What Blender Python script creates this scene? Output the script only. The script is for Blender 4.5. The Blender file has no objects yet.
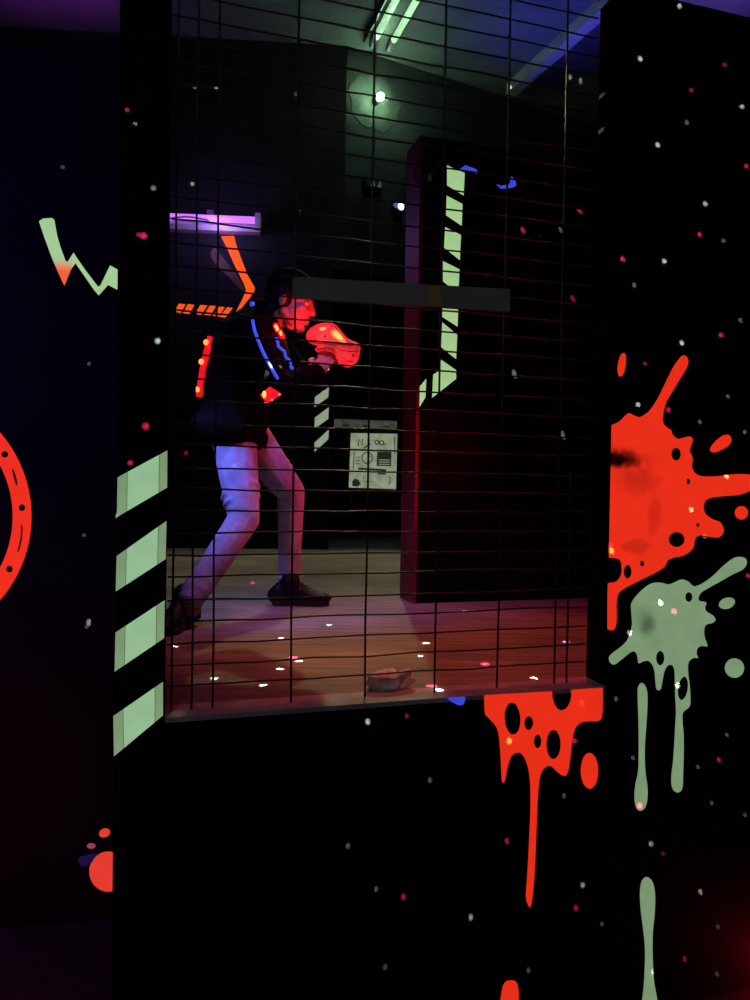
import bpy, bmesh, math, random
from mathutils import Vector, Matrix, noise

random.seed(7)
C = bpy.context.scene.collection
PI = math.pi
Z = Vector((0, 0, 1))

# ------------------------------------------------------------------ camera
FPX = 730.0
PITCH, ROLL = math.radians(1.18), math.radians(0.9)
EYE = Vector((0, 0, 0.55))
CAMROT = Matrix.Rotation(PI / 2 - PITCH, 3, 'X') @ Matrix.Rotation(ROLL, 3, 'Z')
cd = bpy.data.cameras.new('camera')
cam = bpy.data.objects.new('camera', cd)
C.objects.link(cam)
cam.matrix_world = Matrix.Translation(EYE) @ CAMROT.to_4x4()
cd.sensor_fit = 'VERTICAL'
cd.sensor_height = 36.0
cd.lens = 36.0 * FPX / 1000.0
cd.clip_start = 0.05
bpy.context.scene.camera = cam


def ray(px, py):
    return CAMROT @ Vector(((px - 375) / FPX, (500 - py) / FPX, -1.0))


def at(px, py, depth):
    """the point of the place that the photo shows at (px, py), at world depth Y"""
    d = ray(px, py)
    return EYE + d * (depth / d.y)


def atz(px, py, z):
    d = ray(px, py)
    return EYE + d * ((z - EYE.z) / d.z)


class Plane:
    """a vertical wall face: point p0, direction u along it, n towards the viewer"""

    def __init__(s, p0, p1):
        s.p0 = Vector((p0[0], p0[1], 0))
        d = Vector((p1[0] - p0[0], p1[1] - p0[1], 0))
        s.len = d.length
        s.u = d.normalized()
        s.n = Vector((s.u.y, -s.u.x, 0))

    def shift(s, off):
        return Plane(s.p0 + s.n * off, s.p0 + s.n * off + s.u * s.len)

    def p(s, a, z, off=0.0):
        return s.p0 + s.u * a + Z * z + s.n * off

    def hit(s, px, py):
        d = ray(px, py)
        t = (s.p0 - EYE).dot(s.n) / d.dot(s.n)
        q = EYE + d * t
        return (q - s.p0).dot(s.u), q.z

    def hit3(s, px, py):
        a, z = s.hit(px, py)
        return s.p(a, z)


# ------------------------------------------------------------------ materials
def lin(r, g, b):
    f = lambda c: (c / 255 / 12.92) if c <= 10 else (((c / 255) + 0.055) / 1.055) ** 2.4
    return (f(r), f(g), f(b), 1.0)


def pmat(name, col, rough=0.6, metal=0.0, emit=None, estr=0.0, spec=0.4, wear=0.0, scale=8.0, bump=0.0):
    m = bpy.data.materials.new(name)
    m.use_nodes = True
    nt = m.node_tree
    b = nt.nodes['Principled BSDF']
    b.inputs['Base Color'].default_value = col
    b.inputs['Roughness'].default_value = rough
    b.inputs['Metallic'].default_value = metal
    b.inputs['Specular IOR Level'].default_value = spec
    if emit:
        b.inputs['Emission Color'].default_value = emit
        b.inputs['Emission Strength'].default_value = estr
    if wear or bump:
        tc = nt.nodes.new('ShaderNodeTexCoord')
        nz = nt.nodes.new('ShaderNodeTexNoise')
        nz.inputs['Scale'].default_value = scale
        nz.inputs['Detail'].default_value = 5
        nt.links.new(tc.outputs['Object'], nz.inputs['Vector'])
        if wear:
            mr = nt.nodes.new('ShaderNodeMapRange')
            mr.inputs['From Min'].default_value = 0.3
            mr.inputs['From Max'].default_value = 0.7
            mr.inputs['To Min'].default_value = 1 - wear
            mr.inputs['To Max'].default_value = 1 + wear
            nt.links.new(nz.outputs['Fac'], mr.inputs['Value'])
            for key, c in (('Base Color', col), ('Emission Color', emit)):
                if c is None:
                    continue
                vm = nt.nodes.new('ShaderNodeVectorMath')
                vm.operation = 'SCALE'
                vm.inputs[0].default_value = c[:3]
                nt.links.new(mr.outputs['Result'], vm.inputs['Scale'])
                nt.links.new(vm.outputs['Vector'], b.inputs[key])
        if bump:
            bp = nt.nodes.new('ShaderNodeBump')
            bp.inputs['Strength'].default_value = bump
            bp.inputs['Distance'].default_value = 0.01
            nt.links.new(nz.outputs['Fac'], bp.inputs['Height'])
            nt.links.new(bp.outputs['Normal'], b.inputs['Normal'])
    return m


def glow_paint(name, col, dark_patches=(), wear=0.06, k=0.92, second=None):
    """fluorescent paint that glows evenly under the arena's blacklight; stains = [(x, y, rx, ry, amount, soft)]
    are soft darker marks in the paint, second = (colour, z0, z1) a second paint blended in below"""
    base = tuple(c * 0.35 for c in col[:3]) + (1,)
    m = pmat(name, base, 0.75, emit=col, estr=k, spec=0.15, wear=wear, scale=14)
    nt = m.node_tree
    b = nt.nodes['Principled BSDF']
    if not dark_patches and not second:
        return m
    tc = nt.nodes.new('ShaderNodeTexCoord')
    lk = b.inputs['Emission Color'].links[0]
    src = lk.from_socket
    if second:
        sep = nt.nodes.new('ShaderNodeSeparateXYZ')
        nt.links.new(tc.outputs['Object'], sep.inputs[0])
        mr = nt.nodes.new('ShaderNodeMapRange')
        mr.interpolation_type = 'SMOOTHSTEP'
        mr.inputs['From Min'].default_value = second[1]
        mr.inputs['From Max'].default_value = second[2]
        nt.links.new(sep.outputs['Y'], mr.inputs['Value'])
        lr = nt.nodes.new('ShaderNodeMapRange')
        lr.inputs['From Min'].default_value = second[3]
        lr.inputs['From Max'].default_value = second[3] + 0.01
        nt.links.new(sep.outputs['X'], lr.inputs['Value'])
        mx0 = nt.nodes.new('ShaderNodeMath')
        mx0.operation = 'MAXIMUM'
        nt.links.new(mr.outputs['Result'], mx0.inputs[0])
        nt.links.new(lr.outputs['Result'], mx0.inputs[1])
        mx = nt.nodes.new('ShaderNodeMix')
        mx.data_type = 'RGBA'
        mx.inputs['A'].default_value = second[0]
        nt.links.new(mx0.outputs[0], mx.inputs['Factor'])
        nt.links.new(src, mx.inputs['B'])
        src = mx.outputs['Result']
    for (sx, sy, rx, ry, amt, soft) in dark_patches:
        mp = nt.nodes.new('ShaderNodeMapping')
        mp.vector_type = 'TEXTURE'
        mp.inputs['Location'].default_value = (sx, sy, 0)
        mp.inputs['Scale'].default_value = (rx, ry, 1)
        nz = nt.nodes.new('ShaderNodeTexNoise')
        nz.inputs['Scale'].default_value = 30
        nt.links.new(tc.outputs['Object'], nz.inputs['Vector'])
        nt.links.new(tc.outputs['Object'], mp.inputs['Vector'])
        ln = nt.nodes.new('ShaderNodeVectorMath')
        ln.operation = 'LENGTH'
        nt.links.new(mp.outputs['Vector'], ln.inputs[0])
        ad = nt.nodes.new('ShaderNodeMath')
        ad.operation = 'MULTIPLY_ADD'
        ad.inputs[1].default_value = 0.9
        nt.links.new(nz.outputs['Fac'], ad.inputs[0])
        nt.links.new(ln.outputs['Value'], ad.inputs[2])
        mr = nt.nodes.new('ShaderNodeMapRange')
        mr.interpolation_type = 'SMOOTHSTEP'
        mr.inputs['From Min'].default_value = 1.45 - soft
        mr.inputs['From Max'].default_value = 1.45
        mr.inputs['To Min'].default_value = 1 - amt
        mr.inputs['To Max'].default_value = 1
        nt.links.new(ad.outputs[0], mr.inputs['Value'])
        vm = nt.nodes.new('ShaderNodeVectorMath')
        vm.operation = 'SCALE'
        nt.links.new(src, vm.inputs[0])
        nt.links.new(mr.outputs['Result'], vm.inputs['Scale'])
        src = vm.outputs['Vector']
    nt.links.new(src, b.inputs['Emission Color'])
    return m


RED = lin(240, 48, 26)
ORANGE = lin(255, 92, 22)
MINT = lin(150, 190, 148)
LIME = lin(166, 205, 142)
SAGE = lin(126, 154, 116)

M = {}
M['wall'] = pmat('black_wall_paint', (0.0055, 0.0055, 0.006, 1), 0.85, spec=0.04, wear=0.25, scale=3, bump=0.04)
M['floor_black'] = pmat('black_rubber_floor', (0.010, 0.010, 0.011, 1), 0.85, spec=0.08, wear=0.3)
M['wall_in'] = pmat('arena_wall_paint', (0.022, 0.022, 0.024, 1), 0.85, spec=0.08, wear=0.3, scale=2, bump=0.06)
M['ceiling'] = pmat('dark_ceiling', (0.075, 0.075, 0.08, 1), 0.9, spec=0.1, wear=0.35, scale=1.3)
M['beam'] = pmat('ceiling_beam', (0.22, 0.22, 0.22, 1), 0.7, wear=0.1)
M['sill'] = pmat('grey_sill', (0.45, 0.45, 0.50, 1), 0.6, wear=0.3, scale=12)
M['maroon'] = pmat('maroon_gloss', (0.20, 0.008, 0.02, 1), 0.5, wear=0.15)
M['wire'] = pmat('wire_steel', (0.022, 0.022, 0.024, 1), 0.45, spec=0.35)
M['board'] = pmat('grey_board', (0.30, 0.30, 0.31, 1), 0.6, wear=0.2, scale=5)
M['blackmetal'] = pmat('black_metal', (0.02, 0.02, 0.022, 1), 0.45, metal=0.4)
M['strip'] = pmat('strip_housing_glow', (0.3, 0.3, 0.3, 1), 0.6, emit=lin(58, 62, 54), estr=1.0, wear=0.4, scale=14)  # glow put into the whole housing to brighten it
M['greymetal'] = pmat('grey_metal', (0.25, 0.25, 0.27, 1), 0.5, metal=0.2, wear=0.1)
M['whitemetal'] = pmat('white_enamel', (0.5, 0.5, 0.52, 1), 0.4)
M['lit_brown'] = pmat('brown_lit_patch', (0.50, 0.34, 0.12, 1), 0.6)
M['rag'] = pmat('grey_rag', (0.75, 0.75, 0.75, 1), 0.9, wear=0.4, scale=20, bump=0.4)
M['cable'] = pmat('cable', (0.06, 0.07, 0.07, 1), 0.5)
M['black'] = pmat('black_plastic', (0.008, 0.008, 0.009, 1), 0.5)
M['tube_uv'] = pmat('blacklight_tube', (0.3, 0.2, 0.4, 1), 0.3, emit=(0.55, 0.16, 1.0, 1), estr=1.25)
M['tube_end'] = pmat('tube_end', (0.1, 0.06, 0.2, 1), 0.3)
M['tube_green'] = pmat('green_tube', (0.3, 0.4, 0.3, 1), 0.3, emit=lin(160, 208, 160), estr=1.0)
M['bulb'] = pmat('green_bulb', (0.8, 0.9, 0.8, 1), 0.3, emit=(0.50, 1.0, 0.56, 1), estr=480.0)
M['halo_dish'] = pmat('halo_plate_grey', (0.040, 0.044, 0.040, 1), 0.9, spec=0.02, wear=0.6, scale=9, bump=0.3)
M['led_white'] = pmat('white_led', (0.8, 0.8, 0.9, 1), 0.3, emit=(0.85, 0.85, 1.0, 1), estr=3.0)
M['led_blue'] = pmat('blue_led', (0.2, 0.2, 0.6, 1), 0.3, emit=lin(80, 80, 190), estr=0.8)
M['led_red'] = pmat('red_led_strip', (0.5, 0.02, 0.03, 1), 0.3, emit=(0.85, 0.006, 0.02, 1), estr=1.0)
M['led_hot'] = pmat('hot_led', (0.8, 0.3, 0.1, 1), 0.3, emit=(1.0, 0.30, 0.05, 1), estr=1.6)
M['led_core'] = pmat('led_core', (0.9, 0.5, 0.1, 1), 0.3, emit=(1.0, 0.42, 0.07, 1), estr=1.8)
M['led_amber'] = pmat('amber_led', (0.8, 0.3, 0.1, 1), 0.3, emit=(1.0, 0.17, 0.03, 1), estr=1.15)
M['piping'] = pmat('blue_piping', (0.05, 0.08, 0.6, 1), 0.5, emit=lin(62, 82, 226), estr=0.9)
M['phaser'] = pmat('lit_red_shell', (0.5, 0.03, 0.03, 1), 0.25, emit=(0.72, 0.016, 0.025, 1), estr=0.85, wear=0.55, scale=16)
M['phaser_dark'] = pmat('dark_red_seam', (0.10, 0.01, 0.01, 1), 0.4, emit=(0.22, 0.006, 0.01, 1), estr=0.8)
M['skin'] = pmat('skin', (0.36, 0.22, 0.17, 1), 0.6, spec=0.2)
M['hair'] = pmat('dark_hair', (0.008, 0.006, 0.006, 1), 0.6, spec=0.15, bump=0.6, scale=60)
M['cap'] = pmat('black_cap', (0.006, 0.006, 0.006, 1), 0.95, spec=0.05)
M['jacket'] = pmat('black_jacket', (0.003, 0.003, 0.003, 1), 0.95, spec=0.03, bump=0.5, scale=14)
M['vest'] = pmat('black_vest', (0.006, 0.006, 0.006, 1), 0.8, spec=0.12, bump=0.2, scale=40)
M['jeans'] = pmat('blue_jeans', (0.34, 0.36, 0.50, 1), 0.9, spec=0.1, wear=0.28, scale=13, bump=0.9)
M['shoe'] = pmat('black_leather', (0.009, 0.008, 0.008, 1), 0.5, spec=0.25, bump=0.2, scale=30)
M['sole'] = pmat('rubber_sole', (0.012, 0.011, 0.011, 1), 0.8)
M['eye'] = pmat('eyeball', (0.7, 0.7, 0.7, 1), 0.2)
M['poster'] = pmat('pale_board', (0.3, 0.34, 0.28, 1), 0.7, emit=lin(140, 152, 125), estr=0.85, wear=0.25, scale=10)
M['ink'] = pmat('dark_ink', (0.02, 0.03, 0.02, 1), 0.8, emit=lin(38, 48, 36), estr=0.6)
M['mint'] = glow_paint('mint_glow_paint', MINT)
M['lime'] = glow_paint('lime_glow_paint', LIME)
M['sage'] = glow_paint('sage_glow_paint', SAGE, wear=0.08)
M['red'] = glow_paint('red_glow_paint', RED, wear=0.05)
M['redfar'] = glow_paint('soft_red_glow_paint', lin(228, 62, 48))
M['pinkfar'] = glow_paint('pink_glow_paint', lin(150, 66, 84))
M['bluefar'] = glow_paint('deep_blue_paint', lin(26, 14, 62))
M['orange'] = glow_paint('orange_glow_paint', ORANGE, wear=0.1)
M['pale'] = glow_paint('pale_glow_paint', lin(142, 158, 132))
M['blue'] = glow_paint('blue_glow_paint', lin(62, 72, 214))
M['brown'] = pmat('brown_swirl_tone', (0.13, 0.07, 0.03, 1), 0.6, wear=0.5, scale=12)


def floor_mat():
    m = pmat('scuffed_vinyl_floor', (0.28, 0.25, 0.22, 1), 0.55, spec=0.25)
    nt = m.node_tree
    b = nt.nodes['Principled BSDF']
    tc = nt.nodes.new('ShaderNodeTexCoord')
    n1 = nt.nodes.new('ShaderNodeTexNoise')
    n1.inputs['Scale'].default_value = 2.2
    n1.inputs['Detail'].default_value = 8
    n2 = nt.nodes.new('ShaderNodeTexNoise')
    n2.inputs['Scale'].default_value = 5
    n2.inputs['Detail'].default_value = 6
    mp = nt.nodes.new('ShaderNodeMapping')
    mp.inputs['Rotation'].default_value = (0, 0, 0.5)
    mp.inputs['Scale'].default_value = (0.6, 9, 1)
    nt.links.new(tc.outputs['Object'], n1.inputs['Vector'])
    nt.links.new(tc.outputs['Object'], mp.inputs['Vector'])
    nt.links.new(mp.outputs['Vector'], n2.inputs['Vector'])
    mx = nt.nodes.new('ShaderNodeMath')
    mx.operation = 'MULTIPLY'
    nt.links.new(n1.outputs['Fac'], mx.inputs[0])
    nt.links.new(n2.outputs['Fac'], mx.inputs[1])
    cr = nt.nodes.new('ShaderNodeValToRGB')
    cr.color_ramp.elements[0].position = 0.12
    cr.color_ramp.elements[0].color = (0.13, 0.12, 0.11, 1)
    cr.color_ramp.elements[1].position = 0.42
    cr.color_ramp.elements[1].color = (0.40, 0.37, 0.33, 1)
    nt.links.new(mx.outputs[0], cr.inputs['Fac'])
    nt.links.new(cr.outputs['Color'], b.inputs['Base Color'])
    return m


M['floor'] = floor_mat()


# ------------------------------------------------------------------ object helpers
def tag(o, label=None, cat=None, group=None, kind=None):
    if label:
        o['label'] = label
    if cat:
        o['category'] = cat
    if group:
        o['group'] = group
    if kind:
        o['kind'] = kind
    return o


def empty(name, loc=(0, 0, 0)):
    o = bpy.data.objects.new(name, None)
    C.objects.link(o)
    o.location = loc
    o.empty_display_size = 0.05
    return o


def setparent(o, p):
    if p is not None:
        bpy.context.view_layer.update()
        o.parent = p
        o.matrix_parent_inverse = p.matrix_world.inverted()


def obj(name, bm, mat, parent=None, smooth=False, origin=None):
    """bm in world coordinates -> one mesh object with its origin at the middle of its foot"""
    if isinstance(bm, bpy.types.Mesh):
        me = bm
    else:
        bmesh.ops.recalc_face_normals(bm, faces=bm.faces)
        me = bpy.data.meshes.new(name)
        bm.to_mesh(me)
        bm.free()
    if origin is None and len(me.vertices):
        xs = [v.co for v in me.vertices]
        origin = Vector(((min(c.x for c in xs) + max(c.x for c in xs)) / 2, (min(c.y for c in xs) + max(c.y for c in xs)) / 2, min(c.z for c in xs)))
    origin = Vector(origin or (0, 0, 0))
    me.transform(Matrix.Translation(-origin))
    for p in me.polygons:
        p.use_smooth = smooth
    me.materials.append(mat)
    o = bpy.data.objects.new(name, me)
    C.objects.link(o)
    o.location = origin
    setparent(o, parent)
    return o


def prism(bm, pts0, pts1):
    """closed solid between two matching loops"""
    a = [bm.verts.new(p) for p in pts0]
    b = [bm.verts.new(p) for p in pts1]
    n = len(a)
    bm.faces.new(a)
    bm.faces.new(list(reversed(b)))
    for i in range(n):
        bm.faces.new((a[(i + 1) % n], a[i], b[i], b[(i + 1) % n]))


def wallbox(bm, pl, s0, s1, z0, z1, o0, o1):
    prism(bm, [pl.p(s0, z0, o0), pl.p(s1, z0, o0), pl.p(s1, z1, o0), pl.p(s0, z1, o0)],
          [pl.p(s0, z0, o1), pl.p(s1, z0, o1), pl.p(s1, z1, o1), pl.p(s0, z1, o1)])


def box(bm, x0, x1, y0, y1, z0, z1):
    prism(bm, [Vector((x0, y0, z0)), Vector((x1, y0, z0)), Vector((x1, y1, z0)), Vector((x0, y1, z0))],
          [Vector((x0, y0, z1)), Vector((x1, y0, z1)), Vector((x1, y1, z1)), Vector((x0, y1, z1))])


def tube(bm, pts, r, n=8, close=True):
    """round tube through points, r a number or one per point"""
    pts = [Vector(p) for p in pts]
    rs = r if isinstance(r, (list, tuple)) else [r] * len(pts)
    rings = []
    prev = None
    for i, p in enumerate(pts):
        t = (pts[min(i + 1, len(pts) - 1)] - pts[max(i - 1, 0)]).normalized()
        if prev is None:
            a = t.orthogonal().normalized()
        else:
            a = (prev - t * prev.dot(t)).normalized()
        prev = a
        b = t.cross(a)
        rings.append([bm.verts.new(p + (a * math.cos(2 * PI * k / n) + b * math.sin(2 * PI * k / n)) * rs[i]) for k in range(n)])
    for i in range(len(rings) - 1):
        for k in range(n):
            bm.faces.new((rings[i][k], rings[i][(k + 1) % n], rings[i + 1][(k + 1) % n], rings[i + 1][k]))
    if close:
        bm.faces.new(list(reversed(rings[0])))
        bm.faces.new(rings[-1])


def ell(bm, c, ax, ay, az, seg=20):
    """ellipsoid: centre and three half-axis vectors"""
    m = Matrix((Vector(ax), Vector(ay), Vector(az))).transposed().to_4x4()
    m.translation = c
    bmesh.ops.create_uvsphere(bm, u_segments=seg, v_segments=seg // 2, radius=1.0, matrix=m)


def capsule(bm, p0, r0, p1, r1):
    p0, p1 = Vector(p0), Vector(p1)
    tube(bm, [p0, p1], [r0, r1], 14)
    for p, r in ((p0, r0), (p1, r1)):
        ell(bm, p, (r, 0, 0), (0, r, 0), (0, 0, r), 14)


def remesh(name, bm, mat, parent, voxel=0.006, smooth=4):
    """fuse overlapping closed solids into one continuous skin"""
    me = bpy.data.meshes.new(name + '_raw')
    bmesh.ops.recalc_face_normals(bm, faces=bm.faces)
    bm.to_mesh(me)
    bm.free()
    t = bpy.data.objects.new(name + '_raw', me)
    C.objects.link(t)
    md = t.modifiers.new('r', 'REMESH')
    md.mode = 'VOXEL'
    md.voxel_size = voxel
    if smooth:
        sm = t.modifiers.new('s', 'SMOOTH')
        sm.factor = 0.5
        sm.iterations = smooth
    dg = bpy.context.evaluated_depsgraph_get()
    out = bpy.data.meshes.new_from_object(t.evaluated_get(dg))
    bpy.data.objects.remove(t)
    out.name = name
    return obj(name, out, mat, parent, smooth=True)


def catmull(pts, n=6):
    out = []
    m = len(pts)
    for i in range(m):
        p0, p1, p2, p3 = pts[i - 1], pts[i], pts[(i + 1) % m], pts[(i + 2) % m]
        if abs(p1[0] - p2[0]) + abs(p1[1] - p2[1]) < 1e-9:
            continue
        for k in range(n):
            t = k / n
            out.append(tuple(0.5 * (2 * p1[j] + (p2[j] - p0[j]) * t + (2 * p0[j] - 5 * p1[j] + 4 * p2[j] - p3[j]) * t * t
                                    + (3 * p1[j] - p0[j] - 3 * p2[j] + p3[j]) * t ** 3) for j in (0, 1)))
    return out


def ellipse(cx, cy, rx, ry, ang=0, n=28):
    a = math.radians(ang)
    return [(cx + rx * math.cos(t) * math.cos(a) - ry * math.sin(t) * math.sin(a),
             cy + rx * math.cos(t) * math.sin(a) + ry * math.sin(t) * math.cos(a)) for t in [2 * PI * k / n for k in range(n)]]


def decal(name, pl, loops, mat, parent=None, thick=0.002, gap=0.0006):
    """a thin layer of paint or foil lying on the wall face pl; loops in wall coordinates (along, height), the
    first the outline and the others holes in it"""
    xs = [p[0] for p in loops[0]]
    ys = [p[1] for p in loops[0]]
    cx, cy = (min(xs) + max(xs)) / 2, (min(ys) + max(ys)) / 2
    cu = bpy.data.curves.new(name, 'CURVE')
    cu.dimensions = '2D'
    cu.fill_mode = 'BOTH'
    cu.extrude = thick / 2
    for lp in loops:
        sp = cu.splines.new('POLY')
        sp.points.add(len(lp) - 1)
        for q, p in zip(sp.points, lp):
            q.co = (p[0] - cx, p[1] - cy, 0, 1)
        sp.use_cyclic_u = True
    t = bpy.data.objects.new(name + '_raw', cu)
    C.objects.link(t)
    dg = bpy.context.evaluated_depsgraph_get()
    me = bpy.data.meshes.new_from_object(t.evaluated_get(dg))
    bpy.data.objects.remove(t)
    me.name = name
    me.materials.clear()
    me.materials.append(mat)
    o = bpy.data.objects.new(name, me)
    C.objects.link(o)
    mw = Matrix((pl.u, Z, pl.n)).transposed().to_4x4()
    mw.translation = pl.p(cx, cy, gap + thick / 2)
    o.matrix_world = mw
    setparent(o, parent)
    return o


def zz(region, scale, pts):
    """points read in an enlarged crop of the photo -> photo pixels"""
    return [(region[0] + x / scale, region[1] + y / scale) for x, y in pts]


def onwall(pl, pix):
    return [pl.hit(*p) for p in pix]


# ------------------------------------------------------------------ the place: planes
gl, gr = atz(165, 718, 0), atz(606, 686, 0)            # window sill, front edge
FRONT = Plane(gl, gr)                                   # face of the wall the viewer stands at
W_R = FRONT.len
TH = 0.10
TOP = 1.96
LOW = -0.95
CEIL = 4.2
s_jamb = FRONT.hit(114, 700)[0]
lw0, lw1 = atz(0, 46, TOP), atz(124, 57, TOP)
LEFTW = Plane(lw0, lw1)                                 # graffiti wall set back on the viewer's left
pa, pb = atz(415, 603.5, 0), atz(590, 598, 0)
PART = Plane(pa, pb)                                    # free-standing partition inside
PTH = 0.19
PTOP = 2.16
k0, k1 = atz(172, 36, CEIL), atz(347, 46, CEIL)
BACKL = Plane(k0, k1)                                   # back wall, left stretch with the blacklight
b1 = atz(600, 128, CEIL)
BACKR = Plane(k1, b1)                                   # back wall, slanting stretch
PST = Plane(at(330, 500, 7.9), at(420, 500, 8.1))       # wall behind the opening, with the drawn board


def struct(name, bm, mat):
    o = obj(name, bm, mat)
    o['kind'] = 'structure'
    return o


s_end = LEFTW.hit(150, 60)[0]
# arena floor slab (its front edge is the window wall), viewer's lower floor, ceiling
fo = [LEFTW.p(-2.3, -0.12, -0.08), LEFTW.p(s_end, -0.12, -0.08), FRONT.p(s_jamb + 0.01, -0.12, -TH), FRONT.p(4.0, -0.12, -TH), Vector((4.0, 9.0, -0.12)), Vector((-4.0, 9.0, -0.12))]
bm = bmesh.new()
prism(bm, fo + [], [p + Z * 0.12 for p in fo])
struct('floor', bm, M['floor'])
bm = bmesh.new()
box(bm, -4, 4, -2.2, 3.5, LOW - 0.1, LOW)
struct('floor_lower', bm, M['floor_black'])
bm = bmesh.new()
box(bm, -4, 4, -2.2, 9.0, CEIL, CEIL + 0.1)
struct('ceiling', bm, M['ceiling'])
for nm, b in (('wall_left', (-4.1, -4, -2.2, 9, LOW, CEIL)), ('wall_right', (4, 4.1, -2.2, 9, LOW, CEIL)),
              ('wall_rear', (-4, 4, -2.3, -2.2, LOW, CEIL)), ('wall_far', (-4, 4, 9, 9.1, LOW, CEIL))):
    bm = bmesh.new()
    box(bm, *b)
    struct(nm, bm, M['wall'])

# window wall: parapet under the opening, jamb, long right stretch
bm = bmesh.new()
wallbox(bm, FRONT, s_jamb, W_R, LOW, -0.012, 0, -TH)
wallbox(bm, FRONT, s_jamb, 0, -0.012, TOP + 0.3, 0, -TH)
wallbox(bm, FRONT, W_R, W_R + 2.2, LOW, FRONT.hit(710, 8)[1], 0, -TH)
struct('wall_front', bm, M['wall'])
bm = bmesh.new()
wallbox(bm, FRONT, 0, W_R, -0.012, 0.0, 0.0, -TH)
struct('trim_sill', bm, M['sill'])
bm = bmesh.new()
wallbox(bm, LEFTW, -2.2, s_end, LOW, TOP, 0, -0.08)
struct('wall_side', bm, M['wall'])
bm = bmesh.new()
r0, r1 = LEFTW.p(s_end - 0.05, LOW, -0.081), FRONT.p(s_jamb + 0.03, LOW, -TH - 0.001)
rs = Vector((0.05, 0, 0))
prism(bm, [r0, r0 + rs, r1 + rs, r1], [p + Z * (TOP - LOW) for p in (r0, r0 + rs, r1 + rs, r1)])
struct('wall_return', bm, M['wall'])

# partition inside, maroon end
bm = bmesh.new()
wallbox(bm, PART, 0.004, 2.6, 0.0, PTOP, 0, -PTH)
part_w = struct('wall_partition', bm, M['wall'])
bm = bmesh.new()
wallbox(bm, PART, -0.012, 0.004, 0.0, PTOP, 0.004, -PTH - 0.004)
struct('trim_partition', bm, M['maroon'])

# back wall: left stretch stands on the floor up to the opening; slanting stretch is a header over it
s_open = BACKL.hit(329, 500)[0]
HEAD = 2.35
bm = bmesh.new()
wallbox(bm, BACKL, -2.6, s_open, 0, CEIL, 0, -0.15)
wallbox(bm, BACKL, s_open, BACKL.len, HEAD, CEIL, 0, -0.15)
struct('wall_back', bm, M['wall_in'])
bm = bmesh.new()
wallbox(bm, BACKR, 0, 3.2, HEAD, CEIL, 0, -0.15)
struct('wall_header', bm, M['wall_in'])
bm = bmesh.new()
wallbox(bm, PST, -1.5, 3.5, 0, CEIL, 0, -0.1)
struct('wall_alcove', bm, M['wall_in'])
# ceiling beam
bm = bmesh.new()
q0, q1 = atz(520, 76, CEIL), atz(606, -2, CEIL)
d = (q1 - q0).normalized()
q0, q1 = q0 - d * 0.15, q1 + d * 1.6
sd = Vector((-d.y, d.x, 0)) * 0.05
prism(bm, [q0 - sd, q0 + sd, q1 + sd, q1 - sd], [p - Z * 0.1 for p in (q0 - sd, q0 + sd, q1 + sd, q1 - sd)])
struct('ceiling_beam', bm, M['beam'])

# ------------------------------------------------------------------ glowing paint on the walls
# big red splat on the right stretch
R6 = ((580, 330), 586 / 170)
RG = ((580, 560), 630 / 170)
RL = ((460, 670), 750 / 290)
big = zz(*R6, [(108, 328), (108, 328), (135, 315), (165, 288), (185, 295), (205, 300), (235, 282), (265, 240), (290, 190), (320, 130), (345, 95),
               (358, 88), (370, 100), (368, 125), (345, 165), (315, 215), (295, 250), (285, 290), (285, 320), (300, 338), (312, 345), (318, 362),
               (335, 375), (355, 372), (375, 367), (386, 375), (383, 395), (376, 415), (383, 432), (386, 450), (384, 470), (392, 490), (410, 502),
               (440, 505), (480, 503), (530, 497), (565, 497), (590, 502), (602, 525), (590, 550), (545, 568), (500, 572), (450, 578), (430, 590),
               (424, 612), (432, 635), (455, 652), (480, 662), (493, 685), (488, 705), (470, 715), (440, 712), (410, 708), (395, 720), (390, 745),
               (375, 765), (350, 778), (320, 785), (300, 795), (290, 815), (260, 835), (220, 855), (170, 880), (140, 898), (128, 915), (124, 950)])
big += zz(*RG, [(134, 190), (133, 235), (125, 255), (112, 260), (101, 255), (101, 255), (101, 110), (101, 110)])
big += zz(*R6, [(96, 872), (96, 872), (125, 866), (140, 845), (143, 820), (138, 795), (120, 786), (99, 785), (99, 785)])
s_splat = FRONT.hit(609.5, 500)[0]
lp = [(max(a, s_splat), z) for a, z in onwall(FRONT, catmull(big))]
holes = [ellipse(*h) for h in ((330, 428, 17, 22), (372, 522, 7, 10), (405, 672, 6, 8), (332, 722, 28, 26), (163, 833, 14, 24), (213, 805, 8, 10))]
holes = [onwall(FRONT, zz(*R6, h)) for h in holes]
xs, ys = [p[0] for p in lp], [p[1] for p in lp]
cx, cy = (min(xs) + max(xs)) / 2, (min(ys) + max(ys)) / 2


def loc(reg, x, y):
    a, z = FRONT.hit(*zz(*reg, [(x, y)])[0])
    return a - cx, z - cy


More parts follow.
